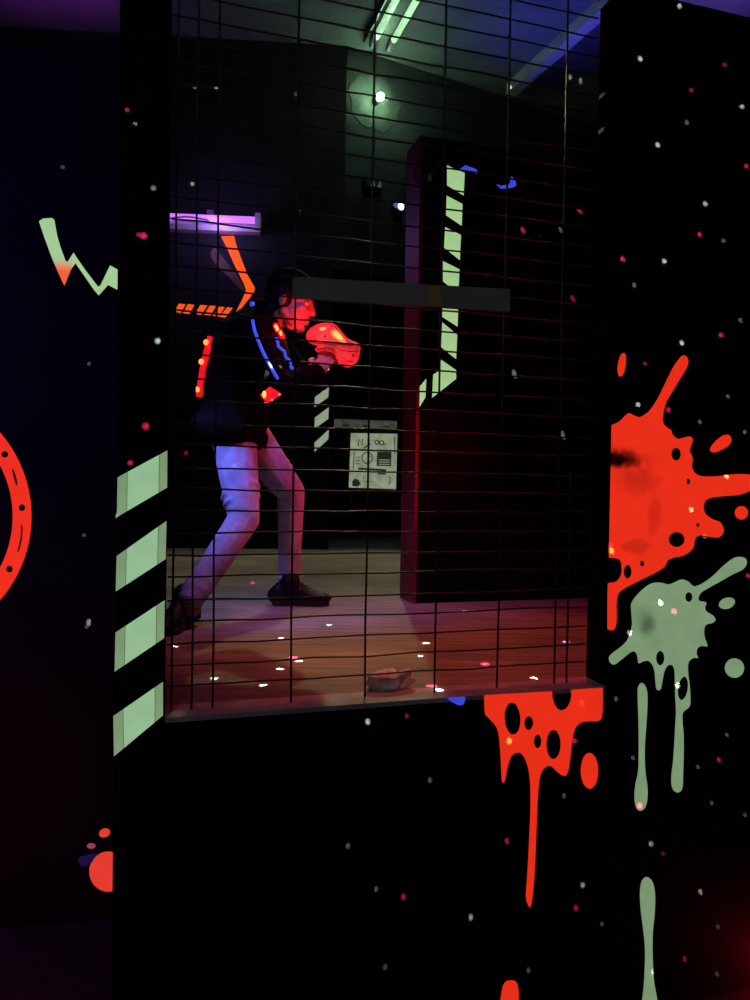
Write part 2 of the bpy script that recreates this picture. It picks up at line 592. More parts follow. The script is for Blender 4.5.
sx, sy = loc(R6, 120, 445)
tx, ty = loc(R6, 200, 520)
ux, uy = loc(R6, 190, 745)
vx, vy = loc(R6, 255, 640)
M['red_splat'] = glow_paint('patchy_red_glow_paint', RED, wear=0.05, dark_patches=[
    (sx - 0.01, sy, 0.12, 0.034, 1.0, 0.75), (tx, ty, 0.10, 0.055, 0.32, 0.9), (sx + 0.02, sy, 0.14, 0.05, 0.35, 0.9), (ux, uy, 0.055, 0.025, 0.25, 0.4), (vx, vy, 0.03, 0.07, 0.2, 0.5)])  # soft patches where the red glow drops
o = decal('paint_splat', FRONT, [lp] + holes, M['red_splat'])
tag(o, 'largest red glowing paint splat, on the wall at the window opening, with a soft dark patch', 'paint splat', 'red paint splats')
splat = o
for e in ((143, 120, 13, 41, 8), (555, 630, 22, 23, 0)):
    decal('droplet', FRONT, [onwall(FRONT, zz(*R6, ellipse(*e)))], M['red'], splat)
decal('droplet', FRONT, [onwall(FRONT, zz(*R6, catmull([(447, 412), (462, 388), (490, 365), (510, 362), (520, 378), (510, 398), (485, 413), (460, 422)])))], M['red'], splat)

# green splat below it
grn = [(190, 160), (215, 125), (245, 98), (270, 85), (300, 84), (325, 90), (345, 85), (375, 72), (400, 80), (420, 97), (450, 88), (490, 60), (530, 22),
       (565, -5), (590, -12), (612, -5), (615, 15), (600, 35), (560, 55), (520, 78), (480, 100), (450, 118), (438, 135), (440, 150), (465, 157),
       (462, 175), (467, 190), (490, 205), (500, 220), (490, 232), (465, 240), (458, 260), (460, 285), (470, 318), (450, 318), (435, 325), (430, 345),
       (435, 362), (420, 362), (405, 372), (398, 390), (400, 430), (405, 470), (407, 530), (398, 548), (380, 565), (378, 600), (382, 650), (382, 720),
       (380, 790), (378, 840), (368, 858), (352, 858), (340, 840), (338, 800), (345, 740), (350, 660), (353, 600), (355, 560), (352, 500), (350, 420),
       (345, 395), (335, 388), (322, 392), (310, 415), (303, 450), (298, 475), (290, 482), (282, 475), (278, 440), (275, 410), (265, 385), (250, 373),
       (232, 375), (217, 382), (213, 365), (208, 345), (195, 338), (180, 345), (150, 370), (125, 387), (110, 378), (107, 360), (120, 345), (150, 322),
       (172, 300), (183, 275), (192, 240), (190, 200)]
lp = onwall(FRONT, catmull(zz(*RG, grn)))
xs, ys = [p[0] for p in lp], [p[1] for p in lp]
cx, cy = (min(xs) + max(xs)) / 2, (min(ys) + max(ys)) / 2
sx, sy = loc(RG, 250, 235)
M['sage_splat'] = glow_paint('stained_sage_glow_paint', SAGE, wear=0.1, dark_patches=[(sx, sy, 0.035, 0.045, 0.5, 0.9), (sx - 0.01, sy + 0.005, 0.07, 0.07, 0.2, 0.9)])
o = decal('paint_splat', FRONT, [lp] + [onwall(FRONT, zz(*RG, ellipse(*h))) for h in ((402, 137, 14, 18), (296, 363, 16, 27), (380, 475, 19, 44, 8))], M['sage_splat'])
tag(o, 'pale green glowing paint splat with a long drip on the black wall', 'paint splat')
for e in ((543, 160, 30, 20, -20), (571, 400, 35, 36, 0)):
    decal('droplet', FRONT, [onwall(FRONT, zz(*RG, ellipse(*e)))], M['sage'], o)
o = decal('paint_drip', FRONT, [onwall(FRONT, catmull(zz(*RG, [
    (228, 455), (242, 470), (248, 500), (247, 560), (243, 620), (238, 700), (240, 780), (248, 840), (247, 890), (238, 918), (222, 928), (208, 918),
    (201, 880), (205, 830), (215, 780), (217, 700), (216, 600), (213, 500), (215, 470)])))], M['sage'])
tag(o, 'loose pale green paint drip beside the red splat under the window', 'paint drip', 'pale green paint drips')
o = decal('paint_drip', FRONT, [onwall(FRONT, catmull(zz(*RL, [
    (483, 535), (497, 548), (503, 580), (502, 630), (497, 680), (497, 740), (500, 800), (510, 860), (516, 930), (490, 960), (464, 930), (470, 860),
    (476, 800), (478, 720), (472, 660), (467, 620), (465, 575), (470, 545)])))], M['sage'])
tag(o, 'lowest pale green paint drip on the black wall, near the bottom edge', 'paint drip', 'pale green paint drips')

# red drip under the window
low = [(63, 65), (63, 65), (150, 60), (237, 55), (237, 55), (239, 76), (249, 97), (262, 104), (276, 97), (286, 76), (288, 51), (288, 51), (368, 46), (368, 46), (367, 110), (358, 130), (320, 133),
       (300, 145), (290, 175), (285, 220), (277, 265), (265, 272), (250, 262), (232, 247), (215, 255), (205, 280), (200, 330), (197, 400), (193, 500),
       (188, 570), (182, 608), (176, 608), (170, 585), (173, 540), (178, 450), (182, 350), (180, 280), (172, 240), (160, 218), (147, 213), (132, 222),
       (122, 250), (115, 285), (108, 285), (105, 230), (100, 170), (92, 145), (75, 125), (64, 110)]
lp = [(a, min(z, -0.001)) for a, z in onwall(FRONT, catmull(zz(*RL, low)))]
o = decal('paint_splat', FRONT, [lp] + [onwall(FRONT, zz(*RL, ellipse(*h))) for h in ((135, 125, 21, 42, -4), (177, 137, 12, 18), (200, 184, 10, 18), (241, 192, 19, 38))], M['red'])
tag(o, 'spotted red glowing paint splat dripping below the window sill', 'paint splat', 'red paint splats')
decal('droplet', FRONT, [onwall(FRONT, zz(*RL, ellipse(334, 260, 22, 46)))], M['red'], o)
o = decal('paint_drip', FRONT, [onwall(FRONT, catmull(zz(*RL, [(128, 802), (144, 806), (150, 828), (150, 880), (140, 930), (118, 935), (104, 880), (108, 828), (116, 808)])))], M['red'])
tag(o, 'red glowing paint blob low on the wall at the bottom edge', 'paint blob')
o = decal('paint_dab', FRONT, [[(a, min(z, -0.001)) for a, z in onwall(FRONT, catmull(zz((340, 640), 4.6875, [(495, 252), (520, 245), (570, 243), (585, 255), (580, 295), (560, 305), (525, 290), (505, 272)])))]], M['blue'])
tag(o, 'small bright blue paint dab on the edge of the window sill', 'paint dab')

# white hazard stripes on the jamb: foil pieces folded near both edges
RT = ((0, 400), 1000 / 300)
jt = [zz(*RT, q) for q in ([(392, 258), (558, 168), (557, 292), (390, 390)], [(389, 520), (555, 403), (552, 530), (386, 638)],
                           [(385, 775), (549, 667), (547, 793), (382, 905)])]
jt.append(zz((0, 680), 3.0, [(340, 108), (489, 5), (489, 105), (342, 228)]))
for i, q in enumerate(jt):
    w = onwall(FRONT, q)
    lerp = lambda a, b, t: (a[0] + (b[0] - a[0]) * t, a[1] + (b[1] - a[1]) * t)
    o = decal('hazard_stripe', FRONT, [[lerp(w[0], w[1], 0.20), lerp(w[0], w[1], 0.83), lerp(w[3], w[2], 0.83), lerp(w[3], w[2], 0.20)]], M['mint'])
    tag(o, ('topmost', 'second from top', 'third from top', 'lowest')[i] + ' of the large pale green stripes on the window post', 'stripe', 'hazard stripes on the window post')
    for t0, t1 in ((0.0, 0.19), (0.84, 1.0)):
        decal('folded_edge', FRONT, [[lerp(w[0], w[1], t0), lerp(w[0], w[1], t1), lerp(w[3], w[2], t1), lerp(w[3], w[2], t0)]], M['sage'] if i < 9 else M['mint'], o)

# left graffiti wall
RZ = ((0, 180), 750 / 260)
zig = zz(*RZ, [(113, 120), (125, 112), (150, 110), (157, 115), (165, 160), (175, 195), (190, 235), (196, 236), (213, 210), (222, 225), (245, 258),
               (283, 308), (290, 305), (318, 247), (360, 270), (360, 328), (312, 303), (285, 333), (272, 318), (240, 272), (218, 240), (205, 258),
               (186, 305), (172, 275), (150, 225), (130, 170)])
lp = onwall(LEFTW, zig)
cxz, cyz = (min(p[0] for p in lp) + max(p[0] for p in lp)) / 2, (min(p[1] for p in lp) + max(p[1] for p in lp)) / 2
g0 = LEFTW.hit(*zz(*RZ, [(180, 268)])[0])
g1 = LEFTW.hit(*zz(*RZ, [(170, 222)])[0])
gx = LEFTW.hit(*zz(*RZ, [(203, 240)])[0])[0] - cxz
M['zig'] = glow_paint('lime_to_orange_glow_paint', LIME, second=(ORANGE, g0[1] - cyz, g1[1] - cyz, gx))
o = decal('paint_zigzag', LEFTW, [lp], M['zig'])
tag(o, 'pale green zigzag bolt with an orange tip on the dark left wall', 'painted bolt')
RR = ((0, 420), 5.0)
c = LEFTW.hit(-96, 516)
e1, e2 = LEFTW.hit(31.6, 511), LEFTW.hit(13, 518)
ro, ri = e1[0] - c[0], e2[0] - c[0]
yo = (LEFTW.hit(0, 432)[1] - LEFTW.hit(0, 600)[1]) / 2
ry = yo / math.sqrt(max(1e-6, 1 - ((LEFTW.hit(0, 516)[0] - c[0]) / ro) ** 2))
outer = [(c[0] + ro * math.cos(t), c[1] + ry * math.sin(t)) for t in [2 * PI * k / 96 for k in range(96)]]
inner = [(c[0] + ri * math.cos(t), c[1] + ry * ri / ro * math.sin(t)) for t in [2 * PI * k / 96 for k in range(96)]]
marks = [onwall(LEFTW, zz(*RR, ellipse(*h))) for h in ((25, 172, 18, 16), (110, 438, 17, 17), (48, 745, 17, 17))]
marks.append(onwall(LEFTW, catmull(zz(*RR, [(60, 243), (72, 255), (86, 300), (88, 325), (80, 322), (68, 285)]))))
marks.append(onwall(LEFTW, catmull(zz(*RR, [(105, 528), (114, 535), (112, 590), (98, 650), (88, 658), (88, 650), (102, 590)]))))
o = decal('paint_ring', LEFTW, [outer, inner] + marks, M['red'])
tag(o, 'large red-orange painted ring cut off at the edge of the dark left wall', 'painted ring')
RB = ((0, 680), 3.0)
o = decal('paint_blob', LEFTW, [onwall(LEFTW, zz(*RB, ellipse(325, 574, 57, 60)))], M['redfar'])
tag(o, 'soft red paint blob low on the left wall behind the window post', 'paint blob')
decal('droplet', LEFTW, [onwall(LEFTW, zz(*RB, ellipse(314, 458, 17, 13, -20)))], M['redfar'], o)
decal('droplet', LEFTW, [onwall(LEFTW, zz(*RB, ellipse(274, 497, 13, 8)))], M['pinkfar'], o)
decal('blue_smear', LEFTW, [onwall(LEFTW, catmull(zz(*RB, [(236, 535), (262, 524), (298, 520), (285, 535), (272, 552), (245, 558)])))], M['bluefar'], o)

# stripes on the partition
RP = ((360, 150), 750 / 280)
ps = [[(233, 42), (280, 62), (277, 122), (233, 95)], [(232, 123), (274, 145), (272, 203), (230, 175)], [(228, 207), (270, 228), (267, 295), (225, 262)],
      [(222, 298), (266, 320), (263, 384), (222, 352)], [(222, 386), (263, 410), (261, 473), (220, 447)], [(220, 462), (260, 495), (257, 560), (217, 528)],
      [(217, 562), (257, 590), (257, 613), (193, 664), (196, 602), (214, 590)], [(155, 640), (177, 613), (175, 662), (155, 695)]]
pn = ['topmost', 'second from top', 'third from top', 'fourth from top, above the grey board,', 'fifth, half behind the grey board,', 'sixth, below the grey board,',
      'kinked', 'lowest']
for i, q in enumerate(ps):
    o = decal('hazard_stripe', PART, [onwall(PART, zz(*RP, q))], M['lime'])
    tag(o, pn[i] + (' of the pale green stripes on the black partition' if i != 7 else ' pale green stripe, touching the maroon partition edge'), 'stripe', 'hazard stripes on the partition')
RBZ = ((400, 150), 750 / 140)
o = decal('paint_bolt', PART, [onwall(PART, zz(*RBZ, [(320, 103), (350, 82), (410, 105), (417, 130), (385, 122), (350, 108), (326, 111)]))], M['blue'])
tag(o, 'short blue painted stroke beside the topmost partition stripe', 'painted stroke', 'blue strokes on the partition')
o = decal('paint_bolt', PART, [onwall(PART, zz(*RBZ, [(515, 183), (540, 192), (585, 184), (597, 142), (617, 165), (623, 190), (603, 202), (540, 209)]))], M['blue'])
tag(o, 'blue painted hook stroke high on the black partition, apart from the stripes', 'painted stroke', 'blue strokes on the partition')

# back wall graphics
RC = ((150, 190), 5.0)
o = decal('chevron_band', BACKL, [onwall(BACKL, zz(*RC, [(355, 232), (420, 230), (430, 270), (455, 340), (490, 430), (525, 490), (520, 510), (490, 550), (460, 587), (430, 610), (445, 580), (465, 540),
                                                       (480, 500), (470, 470), (420, 370), (385, 290)]))], M['orange'])
tag(o, 'bent orange glowing band on the back wall under the purple tube', 'painted band')
hz = [[(145, 568), (178, 572), (155, 614), (122, 610)], [(190, 570), (222, 575), (197, 620), (165, 616)], [(252, 575), (287, 578), (257, 624), (225, 620)],
      [(300, 578), (330, 581), (302, 627), (270, 624)], [(347, 583), (374, 586), (344, 633), (314, 629)], [(387, 586), (414, 590), (377, 638), (347, 634)]]
hn = ['first', 'second', 'third', 'fourth', 'fifth', 'sixth']
for i, q in enumerate(hz):
    o = decal('hazard_stripe', BACKL, [onwall(BACKL, zz(*RC, q))], M['orange'])
    tag(o, hn[i] + ' from the window post of the slanted orange stripes behind the person', 'stripe', 'orange hazard stripes on the back wall')
o = decal('brown_swirl', BACKL, [onwall(BACKL, catmull(zz(*RC, [(325, 290), (350, 320), (390, 370), (430, 420), (470, 490), (458, 502), (400, 440), (340, 385), (310, 345), (305, 310)])))], M['brown'])  # thin brown curve laid on the wall
tag(o, 'dim brown swirl beside the bent orange band', 'painted swirl')
RS = ((300, 360), 750 / 180)
for i, q in enumerate([[(62, 155), (120, 112), (118, 155), (60, 197)], [(62, 240), (120, 197), (118, 245), (60, 287)], [(60, 345), (120, 290), (118, 330), (60, 383)]]):
    o = decal('hazard_stripe', BACKL, [onwall(BACKL, zz(*RS, q))], M['pale'])
    tag(o, ('upper', 'middle', 'lower')[i] + ' of the three small grey-green stripes near the drawn board', 'stripe', 'small stripes on the far corner')

# ------------------------------------------------------------------ drawn board in the alcove with the strip light over it
bq = [PST.hit(*p) for p in zz(*RS, [(212, 305), (404, 308), (398, 538), (203, 531)])]
o = decal('drawn_board', PST, [bq], M['poster'], thick=0.02, gap=0.002)
tag(o, 'pale board with a scribbled control panel drawing on the far wall', 'board')
board = o
PF = PST.shift(0.0225)


def bm_at(u, v):
    a = tuple(bq[0][i] + (bq[1][i] - bq[0][i]) * u for i in (0, 1))
    b = tuple(bq[3][i] + (bq[2][i] - bq[3][i]) * u for i in (0, 1))
    return (a[0] + (b[0] - a[0]) * v, a[1] + (b[1] - a[1]) * v)


def ink(name, uv):
    return decal(name, PF, [[bm_at(*p) for p in uv]], M['ink'], board, thick=0.002)


def stroke(name, uv, w=0.004, closed=False):
    bmk = bmesh.new()
    pts = [PF.p(*bm_at(*p), 0.003) for p in uv]
    if closed:
        pts.append(pts[0])
    tube(bmk, pts, w, 5)
    return obj(name, bmk, M['ink'], board)


dsc = ink('dark_screen', [(0.57, 0.33), (0.88, 0.33), (0.88, 0.59), (0.57, 0.59)])
for k in range(3):
    decal('screen_line', PF, [[bm_at(*p) for p in [(0.61, 0.47 + 0.04 * k), (0.85, 0.47 + 0.04 * k), (0.85, 0.485 + 0.04 * k), (0.61, 0.485 + 0.04 * k)]]], M['poster'], dsc, gap=0.003)
ink('dark_bar', [(0.18, 0.63), (0.78, 0.645), (0.78, 0.68), (0.18, 0.67)])
ink('dark_slot', [(0.59, 0.715), (0.78, 0.715), (0.78, 0.745), (0.59, 0.745)])
ink('dirt_mark', [(0.06, 0.88), (0.12, 0.83), (0.2, 0.86), (0.24, 0.93), (0.18, 0.98), (0.07, 0.97)])
stroke('letter', [(0.16, 0.23), (0.17, 0.11), (0.24, 0.22), (0.25, 0.1)], 0.007)
stroke('slash', [(0.28, 0.27), (0.42, 0.19)], 0.007)
stroke('letter', [(0.56 + 0.04 * math.cos(t), 0.16 + 0.04 * math.sin(t)) for t in [k * PI / 5 for k in range(10)]], 0.006, True)
stroke('letter', [(0.66 + 0.045 * math.cos(t), 0.165 + 0.04 * math.sin(t)) for t in [k * PI / 5 for k in range(10)]], 0.006, True)
stroke('letter', [(0.71, 0.19), (0.75, 0.2)], 0.006)
stroke('gauge_ring', [(0.36 + 0.11 * math.cos(t), 0.45 + 0.1 * math.sin(t)) for t in [k * PI / 8 for k in range(16)]], 0.006, True)
stroke('gauge_needle', [(0.36, 0.45), (0.42, 0.42)], 0.005)
for k in range(3):
    stroke('tick', [(0.12, 0.44 + 0.06 * k), (0.2, 0.44 + 0.06 * k)], 0.004)
stroke('side_line', [(0.08, 0.32), (0.07, 0.66)], 0.005)
stroke('side_line', [(0.94, 0.05), (0.95, 0.36)], 0.005)
stroke('curl', [(0.83, 0.78), (0.88, 0.8), (0.86, 0.85), (0.88, 0.88), (0.83, 0.91)], 0.005)
stroke('lower_frame', [(0.3, 0.76), (0.3, 0.88), (0.5, 0.88)], 0.003)

root = empty('strip_light', PST.hit3(364, 428))
tag(root, 'dusty grey strip light fitting mounted over the drawn board', 'light fitting')
a0, a1 = PST.hit(334, 424)[0], PST.hit(395, 424)[0]
zt, zb = PST.hit(364, 420.5)[1], PST.hit(364, 428)[1]
bm = bmesh.new()
prism(bm, [PST.p(a0, zb, 0.002), PST.p(a0, zb, 0.10), PST.p(a0, zt - 0.02, 0.10), PST.p(a0, zt, 0.06), PST.p(a0, zt, 0.002)],
      [PST.p(a1, zb, 0.002), PST.p(a1, zb, 0.10), PST.p(a1, zt - 0.02, 0.10), PST.p(a1, zt, 0.06), PST.p(a1, zt, 0.002)])
obj('housing', bm, M['strip'], root)
for t in (0.16, 0.48, 0.82):
    bm = bmesh.new()
    ell(bm, PST.p(a0 + (a1 - a0) * t, zb + 0.012, 0.104), PST.u * 0.035, PST.n * 0.006, Z * 0.012, 10)
    obj('clip', bm, M['whitemetal'], root, True)
# low dark cabinet under the board
root = empty('low_cabinet', PST.hit3(370, 534))
tag(root, 'low black cabinet with grey corner strips below the drawn board', 'cabinet')
c0, c1 = PST.hit(345.5, 500)[0], PST.hit(395.5, 500)[0]
ztop = PST.hit(370, 494)[1]
bm = bmesh.new()
wallbox(bm, PST, c0, c1, 0.0, ztop, 0.30, 0.004)
obj('carcass', bm, M['black'], root)
for a in (c0 + 0.01, c1 - 0.01):
    bm = bmesh.new()
    wallbox(bm, PST, a - 0.012, a + 0.012, 0.32, ztop - 0.02, 0.304, 0.300)
    obj('corner_strip', bm, M['greymetal'], root)
bm = bmesh.new()
wallbox(bm, PST, c0 - 0.02, c1 + 0.02, ztop, ztop + 0.025, 0.32, 0.004)
obj('cabinet_top', bm, M['black'], root)

# ------------------------------------------------------------------ lamps
# blacklight fitting on the back wall
root = empty('blacklight_fitting', BACKL.hit3(200, 226))
tag(root, 'glowing purple blacklight tube fitting on the back wall above the orange band', 'light fitting')
a1, z1 = BACKL.hit(263, 228)
a0 = a1 - 1.25
bm = bmesh.new()
prism(bm, [BACKL.p(a0, z1 - 0.065, 0.002), BACKL.p(a0, z1 - 0.065, 0.09), BACKL.p(a0, z1 - 0.03, 0.11), BACKL.p(a0, z1 + 0.015, 0.05), BACKL.p(a0, z1 + 0.03, 0.002)],
      [BACKL.p(a1 - 0.02, z1 - 0.065, 0.002), BACKL.p(a1 - 0.02, z1 - 0.065, 0.09), BACKL.p(a1 - 0.02, z1 - 0.03, 0.11), BACKL.p(a1 - 0.02, z1 + 0.015, 0.05), BACKL.p(a1 - 0.02, z1 + 0.03, 0.002)])
obj('housing', bm, M['whitemetal'], root)
bm = bmesh.new()
tube(bm, [BACKL.p(a0 + 0.03, z1 + 0.02, 0.115), BACKL.p(a1 - 0.05, z1 + 0.02, 0.115)], 0.028, 14)
obj('lamp_tube', bm, M['tube_uv'], root, True)
for a in (a0 + 0.015, a1 - 0.03):
    bm = bmesh.new()
    wallbox(bm, BACKL, a - 0.022, a + 0.022, z1 - 0.06, z1 + 0.065, 0.16, 0.06)
    obj('end_cap', bm, M['whitemetal'], root)
bm = bmesh.new()
wallbox(bm, BACKL, BACKL.hit(208, 212)[0], BACKL.hit(214, 212)[0], z1 + 0.03, z1 + 0.11, 0.06, 0.002)
obj('bracket', bm, M['greymetal'], root)
bm = bmesh.new()
tube(bm, [BACKL.p(a1 - 0.9 + 0.06 * k, z1 + 0.0 - 0.012 * math.sin(k * 0.9), 0.156) for k in range(9)], 0.006, 6)
obj('lead', bm, M['cable'], root, True)

# twin tubes on the ceiling
dt = (atz(395, 2, CEIL - 0.1) - atz(372, 46, CEIL - 0.1))
dt = Vector((dt.x, dt.y, 0)).normalized()
e0 = atz(379, 50, CEIL - 0.1)
sdv = Vector((-dt.y, dt.x, 0))
root = empty('twin_tube_fitting', (e0.x, e0.y, CEIL - 0.12))
tag(root, 'ceiling fitting with two pale green fluorescent tubes', 'light fitting')
bm = bmesh.new()
q = [e0 + sdv * 0.13, e0 - sdv * 0.13]
q = [Vector((p.x, p.y, CEIL - 0.07)) for p in q]
prism(bm, [q[0], q[1], q[1] + dt * 1.3, q[0] + dt * 1.3], [p + Z * 0.068 for p in (q[0], q[1], q[1] + dt * 1.3, q[0] + dt * 1.3)])
obj('housing', bm, M['blackmetal'], root)
for sg in (-1, 1):
    off = sdv * (0.072 * sg)
    bm = bmesh.new()
    tube(bm, [e0 + off + dt * 0.16, e0 + off + dt * 1.2], 0.026, 12)
    t = obj('lamp_tube', bm, M['tube_green'], root, True)
    bm = bmesh.new()
    tube(bm, [e0 + off + dt * 0.04, e0 + off + dt * 0.165], 0.027, 12)
    obj('tube_sleeve', bm, M['greymetal'], root, True)
    bm = bmesh.new()
    tube(bm, [e0 + off + dt * 0.70, e0 + off + dt * 0.72], 0.0275, 12)
    obj('band', bm, M['black'], t, True)

# green wall lamp with a plate added to catch its halo
LP = BACKR.shift(0.0)
la, lz = BACKR.shift(0.12).hit(381, 96)
lamp_p = BACKR.p(la, lz, 0.16)
root = empty('wall_lamp', BACKR.p(la, lz, 0.0))
tag(root, 'bright green lamp on an added halo plate high on the back wall', 'lamp')
bm = bmesh.new()
N = 60
rim = [(BACKR.u * math.cos(2 * PI * k / N) + Z * math.sin(2 * PI * k / N)) * 0.24 * (1 + 0.05 * math.sin(5 * 2 * PI * k / N + 0.5) + 0.03 * math.sin(9 * 2 * PI * k / N)) for k in range(N)]
prism(bm, [BACKR.p(la, lz, 0.001) + v for v in rim], [BACKR.p(la, lz, 0.004) + v * 0.99 for v in rim])
obj('halo_plate', bm, M['halo_dish'], root)  # lobed plate added behind the bulb to show its halo
bm = bmesh.new()
tube(bm, [BACKR.p(la, lz, 0.002), BACKR.p(la, lz, 0.09)], [0.03, 0.022], 12)
obj('lamp_holder', bm, M['greymetal'], root, True)
bm = bmesh.new()
ell(bm, BACKR.p(la, lz, 0.110), BACKR.u * 0.030, BACKR.n * 0.026, Z * 0.030, 16)
obj('bulb', bm, M['bulb'], root, True)
# small speaker box and spot below it
RX = ((330, 160), 5.88)
q = onwall(BACKR, zz(*RX, [(185, 120), (290, 122), (292, 200), (185, 198)]))
root = empty('wall_speaker', BACKR.p((q[0][0] + q[1][0]) / 2, q[2][1], 0.0))
tag(root, 'small grey box speaker on the back wall below the green lamp', 'speaker')
bm = bmesh.new()
wallbox(bm, BACKR, q[0][0], q[1][0], q[2][1], q[0][1], 0.09, 0.003)
bmesh.ops.bevel(bm, geom=list(bm.edges), offset=0.012, segments=2, affect='EDGES')
obj('box', bm, M['black'], root)
for t in (0.36, 0.72):
    bm = bmesh.new()
    aa = q[0][0] + (q[1][0] - q[0][0]) * t
    prism(bm, [BACKR.p(aa - 0.02, q[2][1] + 0.012, 0.092), BACKR.p(aa + 0.02, q[2][1] + 0.012, 0.092), BACKR.p(aa + 0.006, q[2][1] + 0.07, 0.092)],
          [BACKR.p(aa - 0.02, q[2][1] + 0.012, 0.097), BACKR.p(aa + 0.02, q[2][1] + 0.012, 0.097), BACKR.p(aa + 0.006, q[2][1] + 0.07, 0.097)])
    obj('reflection_patch', bm, M['whitemetal'], root)  # light reflected on the box, put in as white triangles
a, z = BACKR.hit(395, 210.5)
root = empty('spot_lamp', BACKR.p(a, z, 0.0))
tag(root, 'tiny round white spot lamp with a bluish side on the back wall', 'lamp')
bm = bmesh.new()
tube(bm, [BACKR.p(a, z, 0.003), BACKR.p(a, z, 0.10)], [0.045, 0.045], 16)
obj('housing', bm, M['blackmetal'], root, True)
bm = bmesh.new()
ell(bm, BACKR.p(a, z, 0.105), BACKR.u * 0.03, BACKR.n * 0.012, Z * 0.03, 16)
obj('lens', bm, M['led_white'], root, True)
bm = bmesh.new()
ell(bm, BACKR.p(a - 0.045, z + 0.003, 0.098), BACKR.u * 0.025, BACKR.n * 0.012, Z * 0.022, 12)
obj('side_lens', bm, M['led_blue'], root, True)

# looped cable at the partition corner
cpl = PART.shift(0.02)
RK = ((400, 150), 750 / 140)
cp = zz(*RK, [(118, 55), (95, 78), (80, 105), (80, 135), (90, 165), (110, 182), (135, 172), (155, 148), (172, 115), (190, 85), (215, 62), (250, 70), (262, 76)])
bm = bmesh.new()
tube(bm, [cpl.hit3(*p) for p in catmull(cp, 4)[:-4]], 0.006, 7)
o = obj('cable', bm, M['cable'], None, True)
tag(o, 'thin grey looped cable hanging at the top corner of the partition', 'cable')
bm = bmesh.new()
ell(bm, cpl.hit3(*zz(*RK, [(157, 150)])[0]), PART.u * 0.011, PART.n * 0.011, Z * 0.015, 10)
obj('connector', bm, M['whitemetal'], o, True)

# ------------------------------------------------------------------ wire mesh in the window opening
MESH = FRONT.shift(-0.05)
cols = [MESH.hit(x, 650)[0] for x in (172, 192, 213, 291, 365.5, 435, 498, 555, 567)]
bm = bmesh.new()
WTOP = TOP + 0.25
for i, a in enumerate(cols):
    ztop = WTOP if i in (0, 1, 2, 3, 4, 5, 6, 7) else 0.6
    pts = [MESH.p(a + 0.003 * noise.noise(Vector((i * 7.1, k * 0.6, 0))), 0.001 + (ztop - 0.001) * k / 12, 0.0) for k in range(13)]
    tube(bm, pts, 0.0028, 6)
zr0, zr1 = MESH.hit(333, 532.7)[1], MESH.hit(333, 699)[1]
step = (zr0 - zr1) / 8
z = zr0 - step * int((zr0 - 0.012) / step)
r = 0
s_r = MESH.hit(587, 650)[0]
while z < WTOP - 0.02:
    drift = 0.006 * noise.noise(Vector((r * 3.3, 1.7, 0)))
    pts = []
    for k in range(17):
        a = 0.004 + (s_r - 0.008) * k / 16
        pts.append(MESH.p(a, z + drift + 0.0045 * noise.noise(Vector((k * 0.5, r * 2.1, 5))), -0.0052))
    tube(bm, pts, 0.0023, 6)
    z += step
    r += 1
o = obj('wire_mesh', bm, M['wire'], None, True)
tag(o, 'dark steel wire mesh screen filling the window opening', 'wire mesh')

# grey board fixed across the mesh
bq2 = [MESH.hit(*p) for p in ((292, 278.5), (507.5, 290.5), (507.5, 313), (292, 299))]
bm = bmesh.new()
prism(bm, [MESH.p(a, z, 0.004) for a, z in bq2], [MESH.p(a, z, 0.016) for a, z in bq2])
root = obj('crossboard', bm, M['board'])
tag(root, 'long grey board fixed level across the wire mesh in front of the face', 'board')
for t in (0.02, 0.66, 0.98):
    a = bq2[0][0] + (bq2[1][0] - bq2[0][0]) * t
    z0 = bq2[0][1] + (bq2[1][1] - bq2[0][1]) * t
    bm = bmesh.new()
    tube(bm, [MESH.p(a, z0 - 0.022, 0.016), MESH.p(a, z0 - 0.022, 0.019)], 0.005, 10)
    obj('screw', bm, M['greymetal'], root)

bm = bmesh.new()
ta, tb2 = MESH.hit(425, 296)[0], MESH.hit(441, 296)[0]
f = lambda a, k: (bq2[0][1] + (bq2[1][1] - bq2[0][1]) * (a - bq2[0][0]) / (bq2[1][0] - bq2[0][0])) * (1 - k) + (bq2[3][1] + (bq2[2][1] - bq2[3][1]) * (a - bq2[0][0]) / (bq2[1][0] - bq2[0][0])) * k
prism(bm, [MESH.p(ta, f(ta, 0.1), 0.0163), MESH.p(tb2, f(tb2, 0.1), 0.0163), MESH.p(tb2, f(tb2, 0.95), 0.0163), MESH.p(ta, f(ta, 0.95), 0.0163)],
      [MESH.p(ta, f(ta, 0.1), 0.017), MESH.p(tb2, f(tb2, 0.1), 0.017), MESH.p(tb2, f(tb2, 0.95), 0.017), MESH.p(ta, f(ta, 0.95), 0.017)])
tag(obj('lit_patch', bm, M['lit_brown'], root), 'brownish lit patch')  # yellowish light on the board, put in as a brown patch

# crumpled rag on the sill
bm = bmesh.new()
rc = atz(389, 689, 0.0)
bmesh.ops.create_icosphere(bm, subdivisions=4, radius=1.0)
for v in bm.verts:
    n1 = noise.noise(v.co * 1.7 + Vector((3, 1, 2)))
    n2 = noise.noise(v.co * 4.0)
    f = 1 + 0.55 * n1 + 0.22 * n2
    v.co = Vector((v.co.x * 0.055 * f, v.co.y * 0.028 * f, max(-0.0, (v.co.z + 0.6) * 0.032 * f)))
for v in bm.verts:
    v.co = FRONT.u * v.co.x - FRONT.n * v.co.y + Z * (v.co.z + 0.0005) + Vector((rc.x, rc.y, 0))
o = obj('rag', bm, M['rag'], None, True)
tag(o, 'crumpled grey rag lying on the window sill', 'rag')

